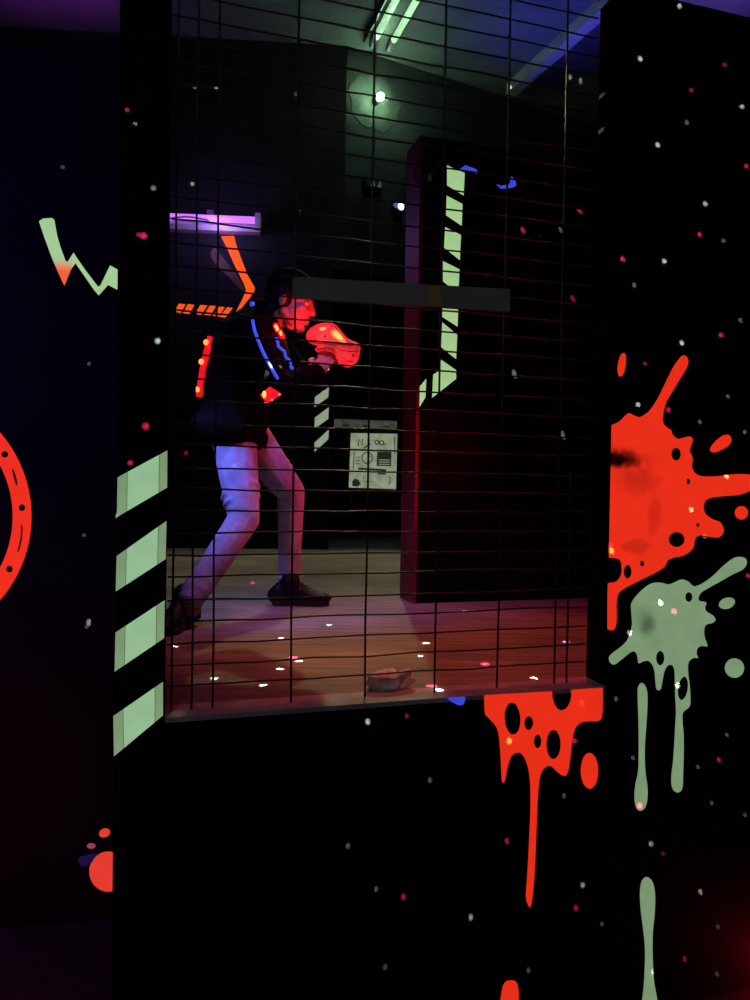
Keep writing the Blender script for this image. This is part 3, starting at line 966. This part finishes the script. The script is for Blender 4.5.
# ------------------------------------------------------------------ the person
person = empty('person', atz(245, 606, 0.0))
tag(person, 'person in black jacket and light jeans, crouching and aiming a glowing red toy blaster', 'person')

HIPR, KNEER, ANKR = at(234, 436, 3.04), at(244, 519, 2.90), at(192, 597, 2.72)
HIPL, KNEEL, ANKL = at(246, 432, 3.20), at(291, 492, 3.28), at(289, 585, 3.34)
PELV = at(235, 430, 3.11)
WAIST = at(236, 398, 3.12)
CHEST = at(246, 358, 3.12)
NECKB = at(264, 322, 3.11)
SHR, SHL = at(246, 336, 2.95), at(262, 332, 3.28)
ELR, WRR = at(279, 391, 2.86), at(315, 374, 3.00)
ELL, WRL = at(306, 385, 3.28), at(338, 369, 3.16)

# head frame
fw = Vector((0.93, -0.22, -0.26)).normalized()
rt = fw.cross(Vector((0.18, 0.0, 1.0))).normalized()
up = rt.cross(fw).normalized()
HC = at(291, 303, 3.08)
H = lambda a, b, c: HC + fw * a + rt * b + up * c

b = bmesh.new()
# head
ell(b, H(-0.012, 0, 0.03), fw * 0.098, rt * 0.076, up * 0.088)
ell(b, H(0.032, 0, -0.035), fw * 0.062, rt * 0.060, up * 0.075)
ell(b, H(0.060, 0, -0.092), fw * 0.030, rt * 0.028, up * 0.022)
for s in (-1, 1):
    capsule(b, H(0.0, 0.056 * s, -0.05), 0.018, H(0.055, 0.018 * s, -0.093), 0.016)
    ell(b, H(0.062, 0.036 * s, -0.022), fw * 0.026, rt * 0.024, up * 0.024)
    ell(b, H(-0.008, 0.078 * s, -0.005), fw * 0.018, rt * 0.009, up * 0.031, 12)
    capsule(b, H(0.083, 0.012 * s, 0.030), 0.011, H(0.072, 0.045 * s, 0.026), 0.010)
capsule(b, H(0.086, 0, 0.022), 0.008, H(0.110, 0, -0.022), 0.011)
for s in (-1, 1):
    ell(b, H(0.097, 0.011 * s, -0.026), fw * 0.011, rt * 0.008, up * 0.008, 10)
ell(b, H(0.089, 0, -0.052), fw * 0.012, rt * 0.024, up * 0.007, 12)
ell(b, H(0.087, 0, -0.066), fw * 0.012, rt * 0.020, up * 0.008, 12)
# neck, trunk
capsule(b, H(-0.02, 0, -0.05), 0.055, NECKB, 0.062)
capsule(b, NECKB, 0.075, CHEST, 0.125)
capsule(b, CHEST, 0.125, WAIST, 0.115)
capsule(b, WAIST, 0.115, PELV, 0.125)
for sh, el, wr in ((SHR, ELR, WRR), (SHL, ELL, WRL)):
    capsule(b, NECKB, 0.06, sh, 0.062)
    capsule(b, CHEST, 0.09, sh, 0.06)
    capsule(b, sh, 0.055, el, 0.040)
    capsule(b, el, 0.040, wr, 0.027)
for hp, kn, an in ((HIPR, KNEER, ANKR), (HIPL, KNEEL, ANKL)):
    capsule(b, PELV, 0.11, hp, 0.088)
    capsule(b, hp, 0.078, kn, 0.050)
    mid = kn.lerp(an, 0.35)
    capsule(b, kn, 0.050, mid, 0.050)
    capsule(b, mid, 0.050, an, 0.036)
    capsule(b, an, 0.036, an - Z * 0.04, 0.036)


def hand(b, wrist, d, pn, thumb_side, curl, size=1.0):
    """d: direction from wrist to knuckles, pn: palm normal (towards what is held), fingers curl towards pn"""
    d = d.normalized()
    pn = (pn - d * pn.dot(d)).normalized()
    side = d.cross(pn) * thumb_side
    L = 0.09 * size
    ell(b, wrist + d * 0.045 * size, d * 0.052 * size, side * 0.040 * size, pn * 0.015 * size, 16)
    capsule(b, wrist - d * 0.015, 0.025 * size, wrist + d * 0.03 * size, 0.024 * size)
    for i, ln in enumerate((0.074, 0.082, 0.076, 0.060)):
        p = wrist + d * L + side * (0.030 - 0.020 * i) * size - d * 0.004 * abs(i - 1)
        ang = 0.35
        q = p
        r = 0.0092 * size
        for k, fr in enumerate((0.45, 0.32, 0.23)):
            dirv = d * math.cos(ang) + pn * math.sin(ang) + side * 0.06 * (1.5 - i)
            q2 = q + dirv.normalized() * ln * fr * size
            capsule(b, q, r, q2, r * 0.92)
            q, r = q2, r * 0.92
            ang += curl
    p = wrist + d * 0.03 * size + side * 0.034 * size
    q = p + (d * 0.7 + side * 0.6 + pn * 0.35).normalized() * 0.040 * size
    capsule(b, p, 0.013 * size, q, 0.011 * size)
    q2 = q + (d * 0.75 + pn * 0.65).normalized() * 0.032 * size
    capsule(b, q, 0.011 * size, q2, 0.010 * size)
    capsule(b, q2, 0.010 * size, q2 + (d * 0.6 + pn * 0.8).normalized() * 0.022 * size, 0.008 * size)


GRIP = at(325, 360, 3.06)
FORE = at(338, 357, 3.06)
hand(b, WRR, (GRIP - WRR) * 0.6 + Vector((0.02, 0, 0.03)), Vector((0.15, 1.0, 0.05)), 1, 0.75, 0.92)
hand(b, WRL, Vector((-0.15, -0.35, 0.55)), Vector((0.1, -1.0, 0.5)), -1, 0.75, 0.92)
body = remesh('body', b, M['skin'], person, 0.0042, 2)
for s in (-1, 1):
    bm = bmesh.new()
    ell(bm, H(0.0805, 0.031 * s, 0.008), fw * 0.0115, rt * 0.0125, up * 0.011, 12)
    obj('eye', bm, M['eye'], person, True)

# hair and cap
b = bmesh.new()
ell(b, H(-0.03, 0, 0.028), fw * 0.094, rt * 0.088, up * 0.095)
ell(b, H(-0.062, 0, -0.045), fw * 0.050, rt * 0.070, up * 0.07)
for s in (-1, 1):
    ell(b, H(-0.02, 0.074 * s, 0.03), fw * 0.034, rt * 0.016, up * 0.045)
    ell(b, H(0.045, 0.05 * s, 0.075), fw * 0.05, rt * 0.03, up * 0.025)
remesh('hair', b, M['hair'], person, 0.006, 3)
b = bmesh.new()
ell(b, H(-0.018, 0, 0.062), fw * 0.106, rt * 0.092, up * 0.080)
capo = remesh('cap', b, M['cap'], person, 0.006, 3)
b = bmesh.new()
pts_t, pts_b = [], []
for k in range(13):
    t = -1.25 + 2.5 * k / 12
    pts_t.append(H(0.055 + 0.115 * math.cos(t), 0.082 * math.sin(t), 0.058 + 0.02 * math.cos(t * 1.4)))
inn = [H(0.075 * math.cos(t) - 0.01, 0.08 * math.sin(t), 0.062) for t in [1.35 - 2.7 * k / 12 for k in range(13)]]
loop = pts_t + inn
prism(b, loop, [p + up * 0.006 for p in loop])
obj('brim', b, M['cap'], capo)

# jeans
b = bmesh.new()
ell(b, PELV - Z * 0.015, Vector((0.118, 0, 0)), Vector((0, 0.150, 0)), Vector((0, 0, 0.105)))
for hp, kn, an, cuff in ((HIPR, KNEER, ANKR, 0.050), (HIPL, KNEEL, ANKL, 0.047)):
    capsule(b, PELV, 0.105, hp, 0.093)
    m1 = hp.lerp(kn, 0.5)
    capsule(b, hp, 0.095, m1, 0.080)
    capsule(b, m1, 0.080, kn, 0.063)
    c1 = kn.lerp(an, 0.4)
    capsule(b, kn, 0.063, c1, 0.057)
    capsule(b, c1, 0.057, an, cuff)
    # folds behind the knee and stacked at the cuff
    ax = (an - kn).normalized()
    for j in range(3):
        pp = an - ax * (0.02 + 0.03 * j)
        sd = ax.orthogonal().normalized()
        tube(b, [pp + (Matrix.Rotation(t, 3, ax) @ sd) * (cuff * 0.86) + ax * 0.012 * math.sin(t + j * 2) for t in [2 * PI * k / 12 for k in range(13)]], 0.013, 8)
    for j in range(3):
        pp = kn.lerp(hp, 0.04 + 0.09 * j)
        sd = ax.orthogonal().normalized()
        tube(b, [pp + (Matrix.Rotation(t, 3, (hp - kn).normalized()) @ sd) * (0.061 + 0.006 * j) + ax * 0.02 * math.sin(t + 1 + j) for t in [2 * PI * k / 12 for k in range(13)]], 0.010, 8)
jeans = remesh('jeans', b, M['jeans'], person, 0.0055, 4)
b = bmesh.new()
pc = at(214, 446, 2.905)


# jacket
b = bmesh.new()
lean = (NECKB - PELV).normalized()
back = Vector((-lean.z, 0, lean.x)).normalized()
HEM = at(230, 431, 3.11)
capsule(b, NECKB - lean * 0.02, 0.085, CHEST, 0.150)
ell(b, CHEST, back * 0.165, Vector((0, 0.205, 0)), lean * 0.17)
ell(b, CHEST.lerp(WAIST, 0.6), back * 0.160, Vector((0, 0.195, 0)), lean * 0.17)
ell(b, HEM, back * 0.168, Vector((0, 0.235, 0)), lean * 0.085)
capsule(b, WAIST, 0.145, HEM + lean * 0.05, 0.150)
for k in range(2):
    ell(b, HEM - lean * (0.02 * k), back * (0.160 - 0.004 * k), Vector((0, 0.230, 0)), lean * 0.06)
tube(b, [H(-0.03, 0, -0.075), NECKB.lerp(H(-0.03, 0, -0.075), 0.5), NECKB], [0.070, 0.082, 0.10], 16)
for sh, el, wr in ((SHR, ELR, WRR), (SHL, ELL, WRL)):
    capsule(b, NECKB, 0.085, sh, 0.082)
    capsule(b, CHEST, 0.12, sh, 0.082)
    capsule(b, sh, 0.080, el, 0.062)
    capsule(b, el, 0.062, el.lerp(wr, 1.0), 0.044)
    for j in range(3):
        pp = el.lerp(wr, 0.2 + 0.25 * j)
        ax = (wr - el).normalized()
        sd = ax.orthogonal().normalized()
        rr = 0.056 - 0.005 * j
        tube(b, [pp + (Matrix.Rotation(t, 3, ax) @ sd) * rr + ax * 0.012 * math.sin(t * 2 + j) for t in [2 * PI * k / 12 for k in range(13)]], 0.009, 8)
jacket = remesh('jacket', b, M['jacket'], person, 0.007, 3)

# vest over the jacket: chest and back shell with shoulder yoke
b = bmesh.new()
ell(b, CHEST + lean * 0.01, back * 0.190, Vector((0, 0.195, 0)), lean * 0.165)
ell(b, CHEST.lerp(WAIST, 0.55), back * 0.182, Vector((0, 0.185, 0)), lean * 0.13)
for s in (SHR, SHL):
    capsule(b, NECKB.lerp(s, 0.35) + back * 0.05, 0.060, NECKB.lerp(s, 0.5) - back * 0.07 - lean * 0.05, 0.055)
vest = remesh('vest', b, M['vest'], person, 0.007, 3)


def ray_surface(px, py, objs, lift=0.004):
    dg = bpy.context.evaluated_depsgraph_get()
    d = ray(px, py).normalized()
    best = None
    for o in objs:
        mi = o.matrix_world.inverted()
        ok, loc_, nrm, _ = o.ray_cast(mi @ EYE, (mi.to_3x3() @ d).normalized())
        if ok:
            w = o.matrix_world @ loc_
            if best is None or (w - EYE).length < (best[0] - EYE).length:
                best = (w, (o.matrix_world.to_3x3() @ nrm).normalized())
    return best


def on_person(pix, dep, lift=0.006):
    out = []
    for p in pix:
        hit = ray_surface(*p, [vest, jacket])
        out.append(hit[0] + hit[1] * lift if hit else at(*p, dep))
    return out


RV = ((230, 260), 750 / 140)
# blue piping
for pts in ([(118, 328), (130, 380), (150, 435), (175, 495), (203, 550), (232, 602), (255, 640)],
            [(245, 420), (255, 465), (285, 490), (292, 520), (318, 545), (328, 578), (342, 588)]):
    bm = bmesh.new()
    tube(bm, on_person(zz(*RV, pts), 2.9), 0.0062, 8)
    obj('piping', bm, M['piping'], vest, True)
bm = bmesh.new()
p = on_person(zz(*RV, [(124, 244)]), 2.95)[0]
ell(bm, p, (0.011, 0, 0), (0, 0.011, 0), (0, 0, 0.012), 12)
obj('shoulder_button', bm, M['piping'], vest, True)
# red light bar on the back
RBK = ((150, 260), 562 / 90)
bar = zz(*RBK, [(388, 485), (372, 560), (350, 650), (335, 735), (322, 845)])
bar = on_person(bar, 3.12, 0.010)
bm = bmesh.new()
tube(bm, bar, [0.011, 0.013, 0.014, 0.013, 0.016], 10)
lb = obj('light_bar', bm, M['led_red'], vest, True)
for p in zz(*RBK, [(389, 522), (356, 658), (338, 800)]):
    bm = bmesh.new()
    q = on_person([p], 3.10, 0.030)[0]
    ell(bm, q, (0.011, 0, 0), (0, 0.006, 0), (0, 0, 0.012), 12)
    obj('hot_spot', bm, M['led_hot'], lb, True)
bm = bmesh.new()
tube(bm, [at(205, 372, 3.065), at(216, 374, 3.09), at(226, 376, 3.10)], 0.02, 10)
obj('bar_mount', bm, M['vest'], vest, True)
# shoulder lights, chest light
sl = on_person(zz(*RV, [(232, 352), (243, 372)]), 2.95, 0.010) + on_person(zz(*RV, [(258, 392), (270, 420)]), 2.95, 0.010)
for q0, q1, mm in ((sl[0], sl[1], 'led_red'), (sl[2], sl[3], 'led_red')):
    bm = bmesh.new()
    capsule(bm, q0, 0.011, q1, 0.012)
    shl = obj('shoulder_light', bm, M[mm], vest, True)
    bm = bmesh.new()
    toe = (EYE - q0).normalized() * 0.006
    capsule(bm, q0.lerp(q1, 0.1) + toe, 0.0075, q0.lerp(q1, 0.85) + toe, 0.008)
    obj('hot_spot', bm, M['led_core'], shl, True)
cl = on_person(zz(*RV, [(180, 715), (222, 680), (276, 716), (212, 755)]), 2.85, 0.016)
bm = bmesh.new()
cen = sum(cl, Vector()) / 4
cen = cen + (EYE - cen).normalized() * 0.012
prism(bm, [cl[0], cl[1], cl[2], cl[3]], [cen + (p - cen) * 0.85 for p in cl])
ch = obj('chest_light', bm, M['led_red'], vest)
bm = bmesh.new()
q = on_person(zz(*RV, [(214, 712)]), 2.85, 0.032)[0]
ell(bm, q, (0.008, 0, 0), (0, 0.006, 0), (0, 0, 0.014), 12)
obj('hot_spot', bm, M['led_core'], ch, True)
for p in ((238, 735), (262, 715), (212, 745)):
    bm = bmesh.new()
    q = on_person(zz(*RV, [p]), 2.85, 0.030)[0]
    ell(bm, q, (0.004, 0, 0), (0, 0.004, 0), (0, 0, 0.004), 8)
    obj('hot_spot', bm, M['led_hot'], ch, True)


# shoes
def shoe(name, ank, toe_dir, length=0.275, heel_lift=0.0):
    t = Vector((toe_dir.x, toe_dir.y, 0)).normalized()
    s = Vector((-t.y, t.x, 0))
    g = Vector((ank.x, ank.y, 0.0))
    S = lambda a, c, z: g + t * (a * 0.9) + s * c + Z * (z + heel_lift * max(0.0, (0.12 - a)) / 0.2)
    b = bmesh.new()
    secs = [(-0.085, 0.026, 0.062), (-0.06, 0.036, 0.088), (-0.02, 0.038, 0.098), (0.03, 0.037, 0.092), (0.075, 0.040, 0.068), (0.12, 0.046, 0.050), (0.155, 0.044, 0.042), (0.182, 0.030, 0.032)]
    for i in range(len(secs) - 1):
        for f in (0, 0.5):
            a = secs[i][0] + (secs[i + 1][0] - secs[i][0]) * f
            w = secs[i][1] + (secs[i + 1][1] - secs[i][1]) * f
            h = secs[i][2] + (secs[i + 1][2] - secs[i][2]) * f
            ell(b, S(a, 0, 0.018 + h * 0.42), t * 0.032, s * w, Z * h * 0.58, 16)
    capsule(b, S(-0.01, 0, 0.07), 0.045, S(-0.005, 0, 0.105), 0.046)
    up_ = remesh(name, b, M['shoe'], person, 0.005, 2)
    b = bmesh.new()
    out = catmull([(-0.095, 0), (-0.08, 0.032), (-0.02, 0.038), (0.05, 0.036), (0.12, 0.048), (0.17, 0.042), (0.19, 0.01), (0.185, -0.02), (0.15, -0.046), (0.10, -0.046), (0.04, -0.036), (-0.03, -0.038), (-0.08, -0.032)], 4)
    prism(b, [S(a, c, 0.001) for a, c in out], [S(a, c, 0.026) for a, c in out])
    obj('sole', b, M['sole'], up_)
    for k in range(4):
        b = bmesh.new()
        a = 0.035 + 0.02 * k
        zt = 0.112 - 0.013 * k
        tube(b, [S(a, -0.026, zt - 0.012), S(a + 0.004, 0, zt + 0.004), S(a, 0.026, zt - 0.012)], 0.0032, 6)
        obj('lace', b, M['jacket'], up_, True)


fl = atz(291, 605, 0.0)
shoe('shoe', Vector((fl.x, fl.y, 0.09)), Vector((1.0, 0.05, 0)), 0.275)
fr = atz(185, 628, 0.0)
shoe('shoe', Vector((fr.x - 0.005, fr.y, 0.09)), Vector((-0.28, -0.95, 0)), 0.275, 0.03)

# ------------------------------------------------------------------ the blaster in the hands
GD = 3.06
prof_px = [(410, 410), (422, 383), (450, 360), (490, 345), (530, 340), (565, 350), (592, 378), (615, 408), (645, 432), (680, 446), (697, 457),
           (697, 485), (686, 530), (662, 560), (638, 573), (612, 570), (585, 552), (570, 530), (562, 505), (535, 487), (505, 492), (470, 492), (455, 482), (470, 470), (480, 462), (440, 448), (416, 434)]
prof = [at(x, y, GD) for x, y in zz(*RV, catmull(prof_px, 3))]
root = empty('blaster', at(340, 345, GD))
tag(root, 'glowing red toy blaster held out in the hands', 'toy blaster')
b = bmesh.new()
prism(b, [p + Vector((0, -0.024, 0)) for p in prof], [p + Vector((0, 0.024, 0)) for p in prof])
cen = at(332, 343, GD)
prism(b, [cen + (p - cen) * 0.86 + Vector((0, -0.036, 0)) for p in prof], [cen + (p - cen) * 0.86 + Vector((0, 0.036, 0)) for p in prof])
shell = remesh('shell', b, M['phaser'], root, 0.004, 3)
for pts, wdt in (([(466, 482), (500, 470), (535, 470), (560, 482)], 0.003), ([(575, 470), (600, 485), (640, 490), (690, 488)], 0.0028),
                 ([(600, 520), (625, 540), (660, 545)], 0.0026), ([(455, 372), (452, 400), (460, 430)], 0.0026), ([(560, 352), (575, 372)], 0.003)):
    b = bmesh.new()
    tube(b, [at(x, y, GD - 0.0345) for x, y in zz(*RV, pts)], wdt, 6)
    obj('panel_line', b, M['phaser_dark'], shell, True)
for cx_, cy_ in ((508, 408), (660, 510)):
    b = bmesh.new()
    tube(b, [at(*zz(*RV, [(cx_, cy_)])[0], GD - 0.034), at(*zz(*RV, [(cx_, cy_)])[0], GD - 0.0385)], 0.006, 10)
    obj('screw', b, M['phaser_dark'], shell, True)
b = bmesh.new()
sm = [at(x, y, GD - 0.0365) for x, y in zz(*RV, [(430, 436), (480, 446), (540, 450), (600, 452), (660, 457)])]
tube(b, sm, 0.0035, 6)
obj('seam', b, M['phaser_dark'], shell, True)
b = bmesh.new()
ym = [at(x, y, GD - 0.036) for x, y in zz(*RV, catmull([(540, 385), (560, 372), (582, 385), (605, 412), (622, 438), (600, 440), (570, 425), (548, 408)], 3))]
prism(b, ym, [p + Vector((0, -0.006, 0)) for p in ym])
lw = obj('lamp_window', b, M['led_amber'], shell)
b = bmesh.new()
c2 = sum(ym, Vector()) / len(ym)
y2 = [c2 + (p - c2) * 0.6 for p in ym]
prism(b, [p + Vector((0, -0.0062, 0)) for p in y2], [p + Vector((0, -0.009, 0)) for p in y2])
obj('hot_spot', b, M['led_core'], lw)
b = bmesh.new()
ym = [at(x, y, GD - 0.033) for x, y in zz(*RV, catmull([(482, 368), (500, 360), (514, 366), (505, 376), (486, 378)], 3))]
prism(b, ym, [p + Vector((0, -0.006, 0)) for p in ym])
obj('lamp_window', b, M['led_hot'], shell)
b = bmesh.new()
capsule(b, at(323, 352, GD), 0.018, at(319, 368, GD), 0.016)
capsule(b, at(323, 352, GD + 0.006), 0.018, at(319, 368, GD + 0.006), 0.016)
remesh('grip', b, M['phaser_dark'], root, 0.004, 2)
b = bmesh.new()
capsule(b, at(327, 366, GD - 0.03), 0.006, at(327.5, 369, GD - 0.03), 0.007)
obj('trigger_light', b, M['led_hot'], root, True)


# ------------------------------------------------------------------ lights
def light(name, kind, loc_, col, power, radius=0.05, **kw):
    l = bpy.data.lights.new(name, kind)
    l.energy = power
    l.color = col
    if kind in ('POINT', 'SPOT'):
        l.shadow_soft_size = radius
    for k, v in kw.items():
        setattr(l, k, v)
    o = bpy.data.objects.new(name, l)
    o.location = loc_
    C.objects.link(o)
    return o


def aim(o, target):
    o.rotation_euler = (Vector(target) - o.location).to_track_quat('-Z', 'Y').to_euler()


GREEN = (0.62, 1.0, 0.66)
o = light('lamp_beam', 'SPOT', lamp_p + BACKR.n * 0.06, (1.0, 0.84, 0.40), 150, 0.03, spot_size=math.radians(100), spot_blend=0.5)
aim(o, (-0.1, 2.4, 0.0))
light('tube_fill', 'POINT', e0 + dt * 0.6 - Z * 0.40, (0.66, 1.0, 0.70), 5.0, 0.15)  # green fill added below the twin tubes to tint the back wall
o = light('red_spot', 'SPOT', (0.75, 2.60, 2.6), (1.0, 0.012, 0.028), 80, 0.06, spot_size=math.radians(60), spot_blend=0.9)
aim(o, (0.42, 2.62, 0.0))
o = light('red_flood', 'SPOT', PART.p(1.75, 0.9, 0.80), (1.0, 0.03, 0.10), 170, 0.05, spot_size=math.radians(26), spot_blend=0.8)
aim(o, (-0.34, 3.2, 0.62))
o = light('orange_fill', 'SPOT', (0.15, 2.25, 2.5), (1.0, 0.28, 0.10), 52, 0.08, spot_size=math.radians(46), spot_blend=0.9)  # unseen orange fill added to warm the middle of the floor
aim(o, (0.0, 2.75, 0.0))
o = light('blacklight_left', 'SPOT', (-0.88, 2.62, 1.05), (0.21, 0.21, 1.0), 30, 0.10, spot_size=math.radians(68), spot_blend=0.8)
aim(o, (-0.50, 3.05, 0.5))
o = light('blue_leg_fill', 'SPOT', (-0.2, 2.12, 2.5), (0.22, 0.22, 1.0), 70, 0.10, spot_size=math.radians(36), spot_blend=0.9)  # second blue source added overhead to reach the front leg
aim(o, (-0.42, 3.1, 0.35))
light('blacklight_wall', 'POINT', BACKL.p(BACKL.hit(225, 222)[0], BACKL.hit(215, 222)[1] - 0.12, 0.26), (0.42, 0.24, 1.0), 5.5, 0.1)
for nm, p, c, w_, sz in (('violet_uplight', (-2.4, 5.1, 3.2), (0.55, 0.06, 1.0), 55, 120), ('violet_uplight', (2.5, 5.2, 3.3), (0.26, 0.12, 1.0), 80, 120), ('blue_uplight', (1.35, 5.7, 3.2), (0.08, 0.08, 1.0), 46, 115)):
    o = light(nm, 'SPOT', p, c, w_, 0.1, spot_size=math.radians(sz), spot_blend=0.8)
    aim(o, (p[0], p[1] - 0.2, CEIL))
light('lobby_fill', 'POINT', (-0.5, -0.9, 2.2), (0.95, 0.95, 1.0), 14, 0.2)  # unseen neutral fill added to lift the board, sill and wires
light('vest_glow', 'POINT', on_person(zz(*RV, [(262, 400)]), 2.9, 0.045)[0] + Vector((0.03, 0, 0)), (1.0, 0.02, 0.02), 0.8, 0.01)
light('blaster_glow', 'POINT', at(309, 320, 2.97), (1.0, 0.015, 0.03), 1.2, 0.01)
light('lobby_blue', 'POINT', (-2.3, 1.25, 1.2), (0.10, 0.10, 1.0), 80, 0.1)
light('lobby_red_low', 'POINT', (-1.35, 1.75, -0.42), (1.0, 0.02, 0.08), 9, 0.1)
light('lobby_red_wall', 'POINT', FRONT.hit3(766, 957) + FRONT.n * 0.07, (1.0, 0.01, 0.06), 2.2, 0.03)


# ---- laser dot projectors: point lamps whose beams leave in a set of fixed directions
def projector(name, pos, dots, power):
    """dots: [(target point, colour class, radius at target in metres)]"""
    l = bpy.data.lights.new(name, 'POINT')
    l.shadow_soft_size = 0.0
    l.energy = power
    o = bpy.data.objects.new(name, l)
    o.location = pos
    C.objects.link(o)
    l.use_nodes = True
    nt = l.node_tree
    em = nt.nodes['Emission']
    ge = nt.nodes.new('ShaderNodeNewGeometry')
    acc = None
    cols = {'r': (1.0, 0.03, 0.12), 'w': (0.75, 0.95, 0.72), 'd': (0.16, 0.2, 0.19), 'e': (0.34, 0.02, 0.06), 'y': (1.0, 0.75, 0.2), 'b': (0.2, 0.25, 0.8)}
    for cls in sorted({d[1] for d in dots}):
        mn = None
        for tgt, c_, r_ in dots:
            if c_ != cls:
                continue
            v = Vector(tgt) - pos
            ds = nt.nodes.new('ShaderNodeVectorMath')
            ds.operation = 'DISTANCE'
            nt.links.new(ge.outputs['Incoming'], ds.inputs[0])
            ds.inputs[1].default_value = v.normalized() * INC
            sc = nt.nodes.new('ShaderNodeMath')
            sc.operation = 'MULTIPLY'
            sc.inputs[1].default_value = v.length / (r_ * 1.2)
            nt.links.new(ds.outputs['Value'], sc.inputs[0])
            if mn is None:
                mn = sc.outputs[0]
            else:
                m2 = nt.nodes.new('ShaderNodeMath')
                m2.operation = 'MINIMUM'
                nt.links.new(mn, m2.inputs[0])
                nt.links.new(sc.outputs[0], m2.inputs[1])
                mn = m2.outputs[0]
        mr = nt.nodes.new('ShaderNodeMapRange')
        mr.interpolation_type = 'SMOOTHSTEP'
        mr.inputs['From Min'].default_value = 0.45
        mr.inputs['From Max'].default_value = 1.15
        mr.inputs['To Min'].default_value = 1
        mr.inputs['To Max'].default_value = 0
        nt.links.new(mn, mr.inputs['Value'])
        vm = nt.nodes.new('ShaderNodeVectorMath')
        vm.operation = 'SCALE'
        vm.inputs[0].default_value = cols[cls]
        nt.links.new(mr.outputs['Result'], vm.inputs['Scale'])
        if acc is None:
            acc = vm.outputs['Vector']
        else:
            ad = nt.nodes.new('ShaderNodeVectorMath')
            ad.operation = 'ADD'
            nt.links.new(acc, ad.inputs[0])
            nt.links.new(vm.outputs['Vector'], ad.inputs[1])
            acc = ad.outputs['Vector']
    nt.links.new(acc, em.inputs['Color'])
    em.inputs['Strength'].default_value = 1.0
    return o


INC = 1.0
RW = ((580, 0), 1000 / 350)
fdots = []
for c_, r_, pts in (
        ('w', 0.0066, zz(*RW, [(285, 18), (172, 168), (463, 305), (222, 414), (358, 582), (241, 746), (291, 980)])),
        ('d', 0.0060, zz(*RW, [(305, 350), (410, 688), (155, 815), (459, 915), (80, 228), (78, 330)])),
        ('r', 0.0068, zz(*RW, [(475, 475), (341, 670), (122, 740), (403, 957)])),
        ('e', 0.0065, zz(*RW, [(413, 185), (318, 258)])),
        ('w', 0.0066, [(638, 404.6), (691, 510), (660.4, 603), (629.4, 633), (678, 686), (726.5, 477)]),
        ('d', 0.0055, [(728, 396.7), (700, 422), (745, 432), (704.7, 537), (633, 757.8), (698, 767), (727, 735), (712, 803), (745, 815)]),
        ('r', 0.0066, [(668.5, 409.8), (610.5, 546), (748, 575.7), (673.6, 611.8), (639.4, 806), (719, 760)]),
        ('y', 0.0070, [(509, 741.5), (611, 551)]),
        ('r', 0.0060, [(581.8, 703.6), (574.5, 740.8), (507, 841), (576, 908), (684.7, 959), (403.5, 897)]),
        ('e', 0.0055, [(663, 853.7), (406.8, 715.7), (645, 363.5)]),
        ('w', 0.0060, [(470.8, 917.5), (582.6, 885), (651, 844), (700.5, 892), (367.7, 721.7)]),
        ('d', 0.0055, [(602, 924), (528.4, 970.5), (564, 795.7), (652.6, 972.8), (376, 889), (385, 967), (430, 780), (348, 846), (718, 927), (717, 974), (616, 699)])):
    fdots += [(FRONT.hit3(*p), c_, r_) for p in pts]
for c_, r_, pts in (('r', 0.0070, [(143.5, 236), (145.6, 426.4), (105, 571)]), ('e', 0.0065, [(101.6, 243), (112.3, 357.8)]),
                    ('w', 0.0062, [(157.7, 340.8), (113.7, 516.5)]), ('d', 0.0060, [(109.5, 255), (89, 364), (84, 535), (86.7, 626.6), (62.6, 167), (153.5, 188)])):
    fdots += [((FRONT if p[0] > 122 or (p[0] > 113.5 and p[1] > 500) else LEFTW).hit3(*p), c_, r_) for p in pts]
projector('laser_projector_lobby', Vector((0.35, -0.4, 1.5)), fdots, 20000)

idots = []
for c_, r_, pts in (('w', 0.010, [(175, 646.7), (281, 638), (299, 661), (280, 669), (263, 685), (328.7, 625), (214, 678.7), (203, 610), (426, 643), (420.7, 656), (438.8, 690), (464.6, 611), (534, 678)]),
                    ('r', 0.013, [(252.7, 582.7), (199, 592.8), (293.5, 657.6), (485, 664), (431.7, 686)]), ('b', 0.012, [(566, 641.7)])):
    idots += [(atz(*p, 0.0), c_, r_) for p in pts]
for p, c_ in (((563, 435), 'w'), ((523, 230), 'r'), ((579.5, 211), 'r'), ((572.8, 298.6), 'r'), ((514.5, 374), 'w'), ((561, 230), 'd')):
    idots.append((PART.hit3(*p), c_, 0.010))
for p, c_ in (((511.5, 95), 'w'), ((576, 93.5), 'w'), ((587, 97.5), 'w'), ((443, 97), 'd')):
    idots.append((BACKR.hit3(*p), c_, 0.016))
for p, c_ in (((195, 87), 'w'), ((216, 89), 'w'), ((192.5, 184), 'w'), ((296, 94), 'd'), ((300, 212), 'd'), ((186, 453), 'r')):
    idots.append((BACKL.hit3(*p), c_, 0.016))
idots.append((at(231.5, 479.6, 2.93), 'w', 0.012))
idots.append((at(270.6, 486.5, 3.15), 'w', 0.007))
projector('laser_projector_arena', Vector((0.25, 2.35, 2.75)), idots, 7000)

# ------------------------------------------------------------------ world and view
w = bpy.data.worlds.new('world')
bpy.context.scene.world = w
w.use_nodes = True
w.node_tree.nodes['Background'].inputs['Color'].default_value = (0.0, 0.0, 0.0, 1)
w.node_tree.nodes['Background'].inputs['Strength'].default_value = 0.0
sc = bpy.context.scene
sc.view_settings.view_transform = 'Standard'
sc.view_settings.look = 'None'
sc.view_settings.gamma = 1.0
sc.view_settings.exposure = 0.0
sc.view_settings.use_curve_mapping = False
sc.cycles.use_light_tree = False
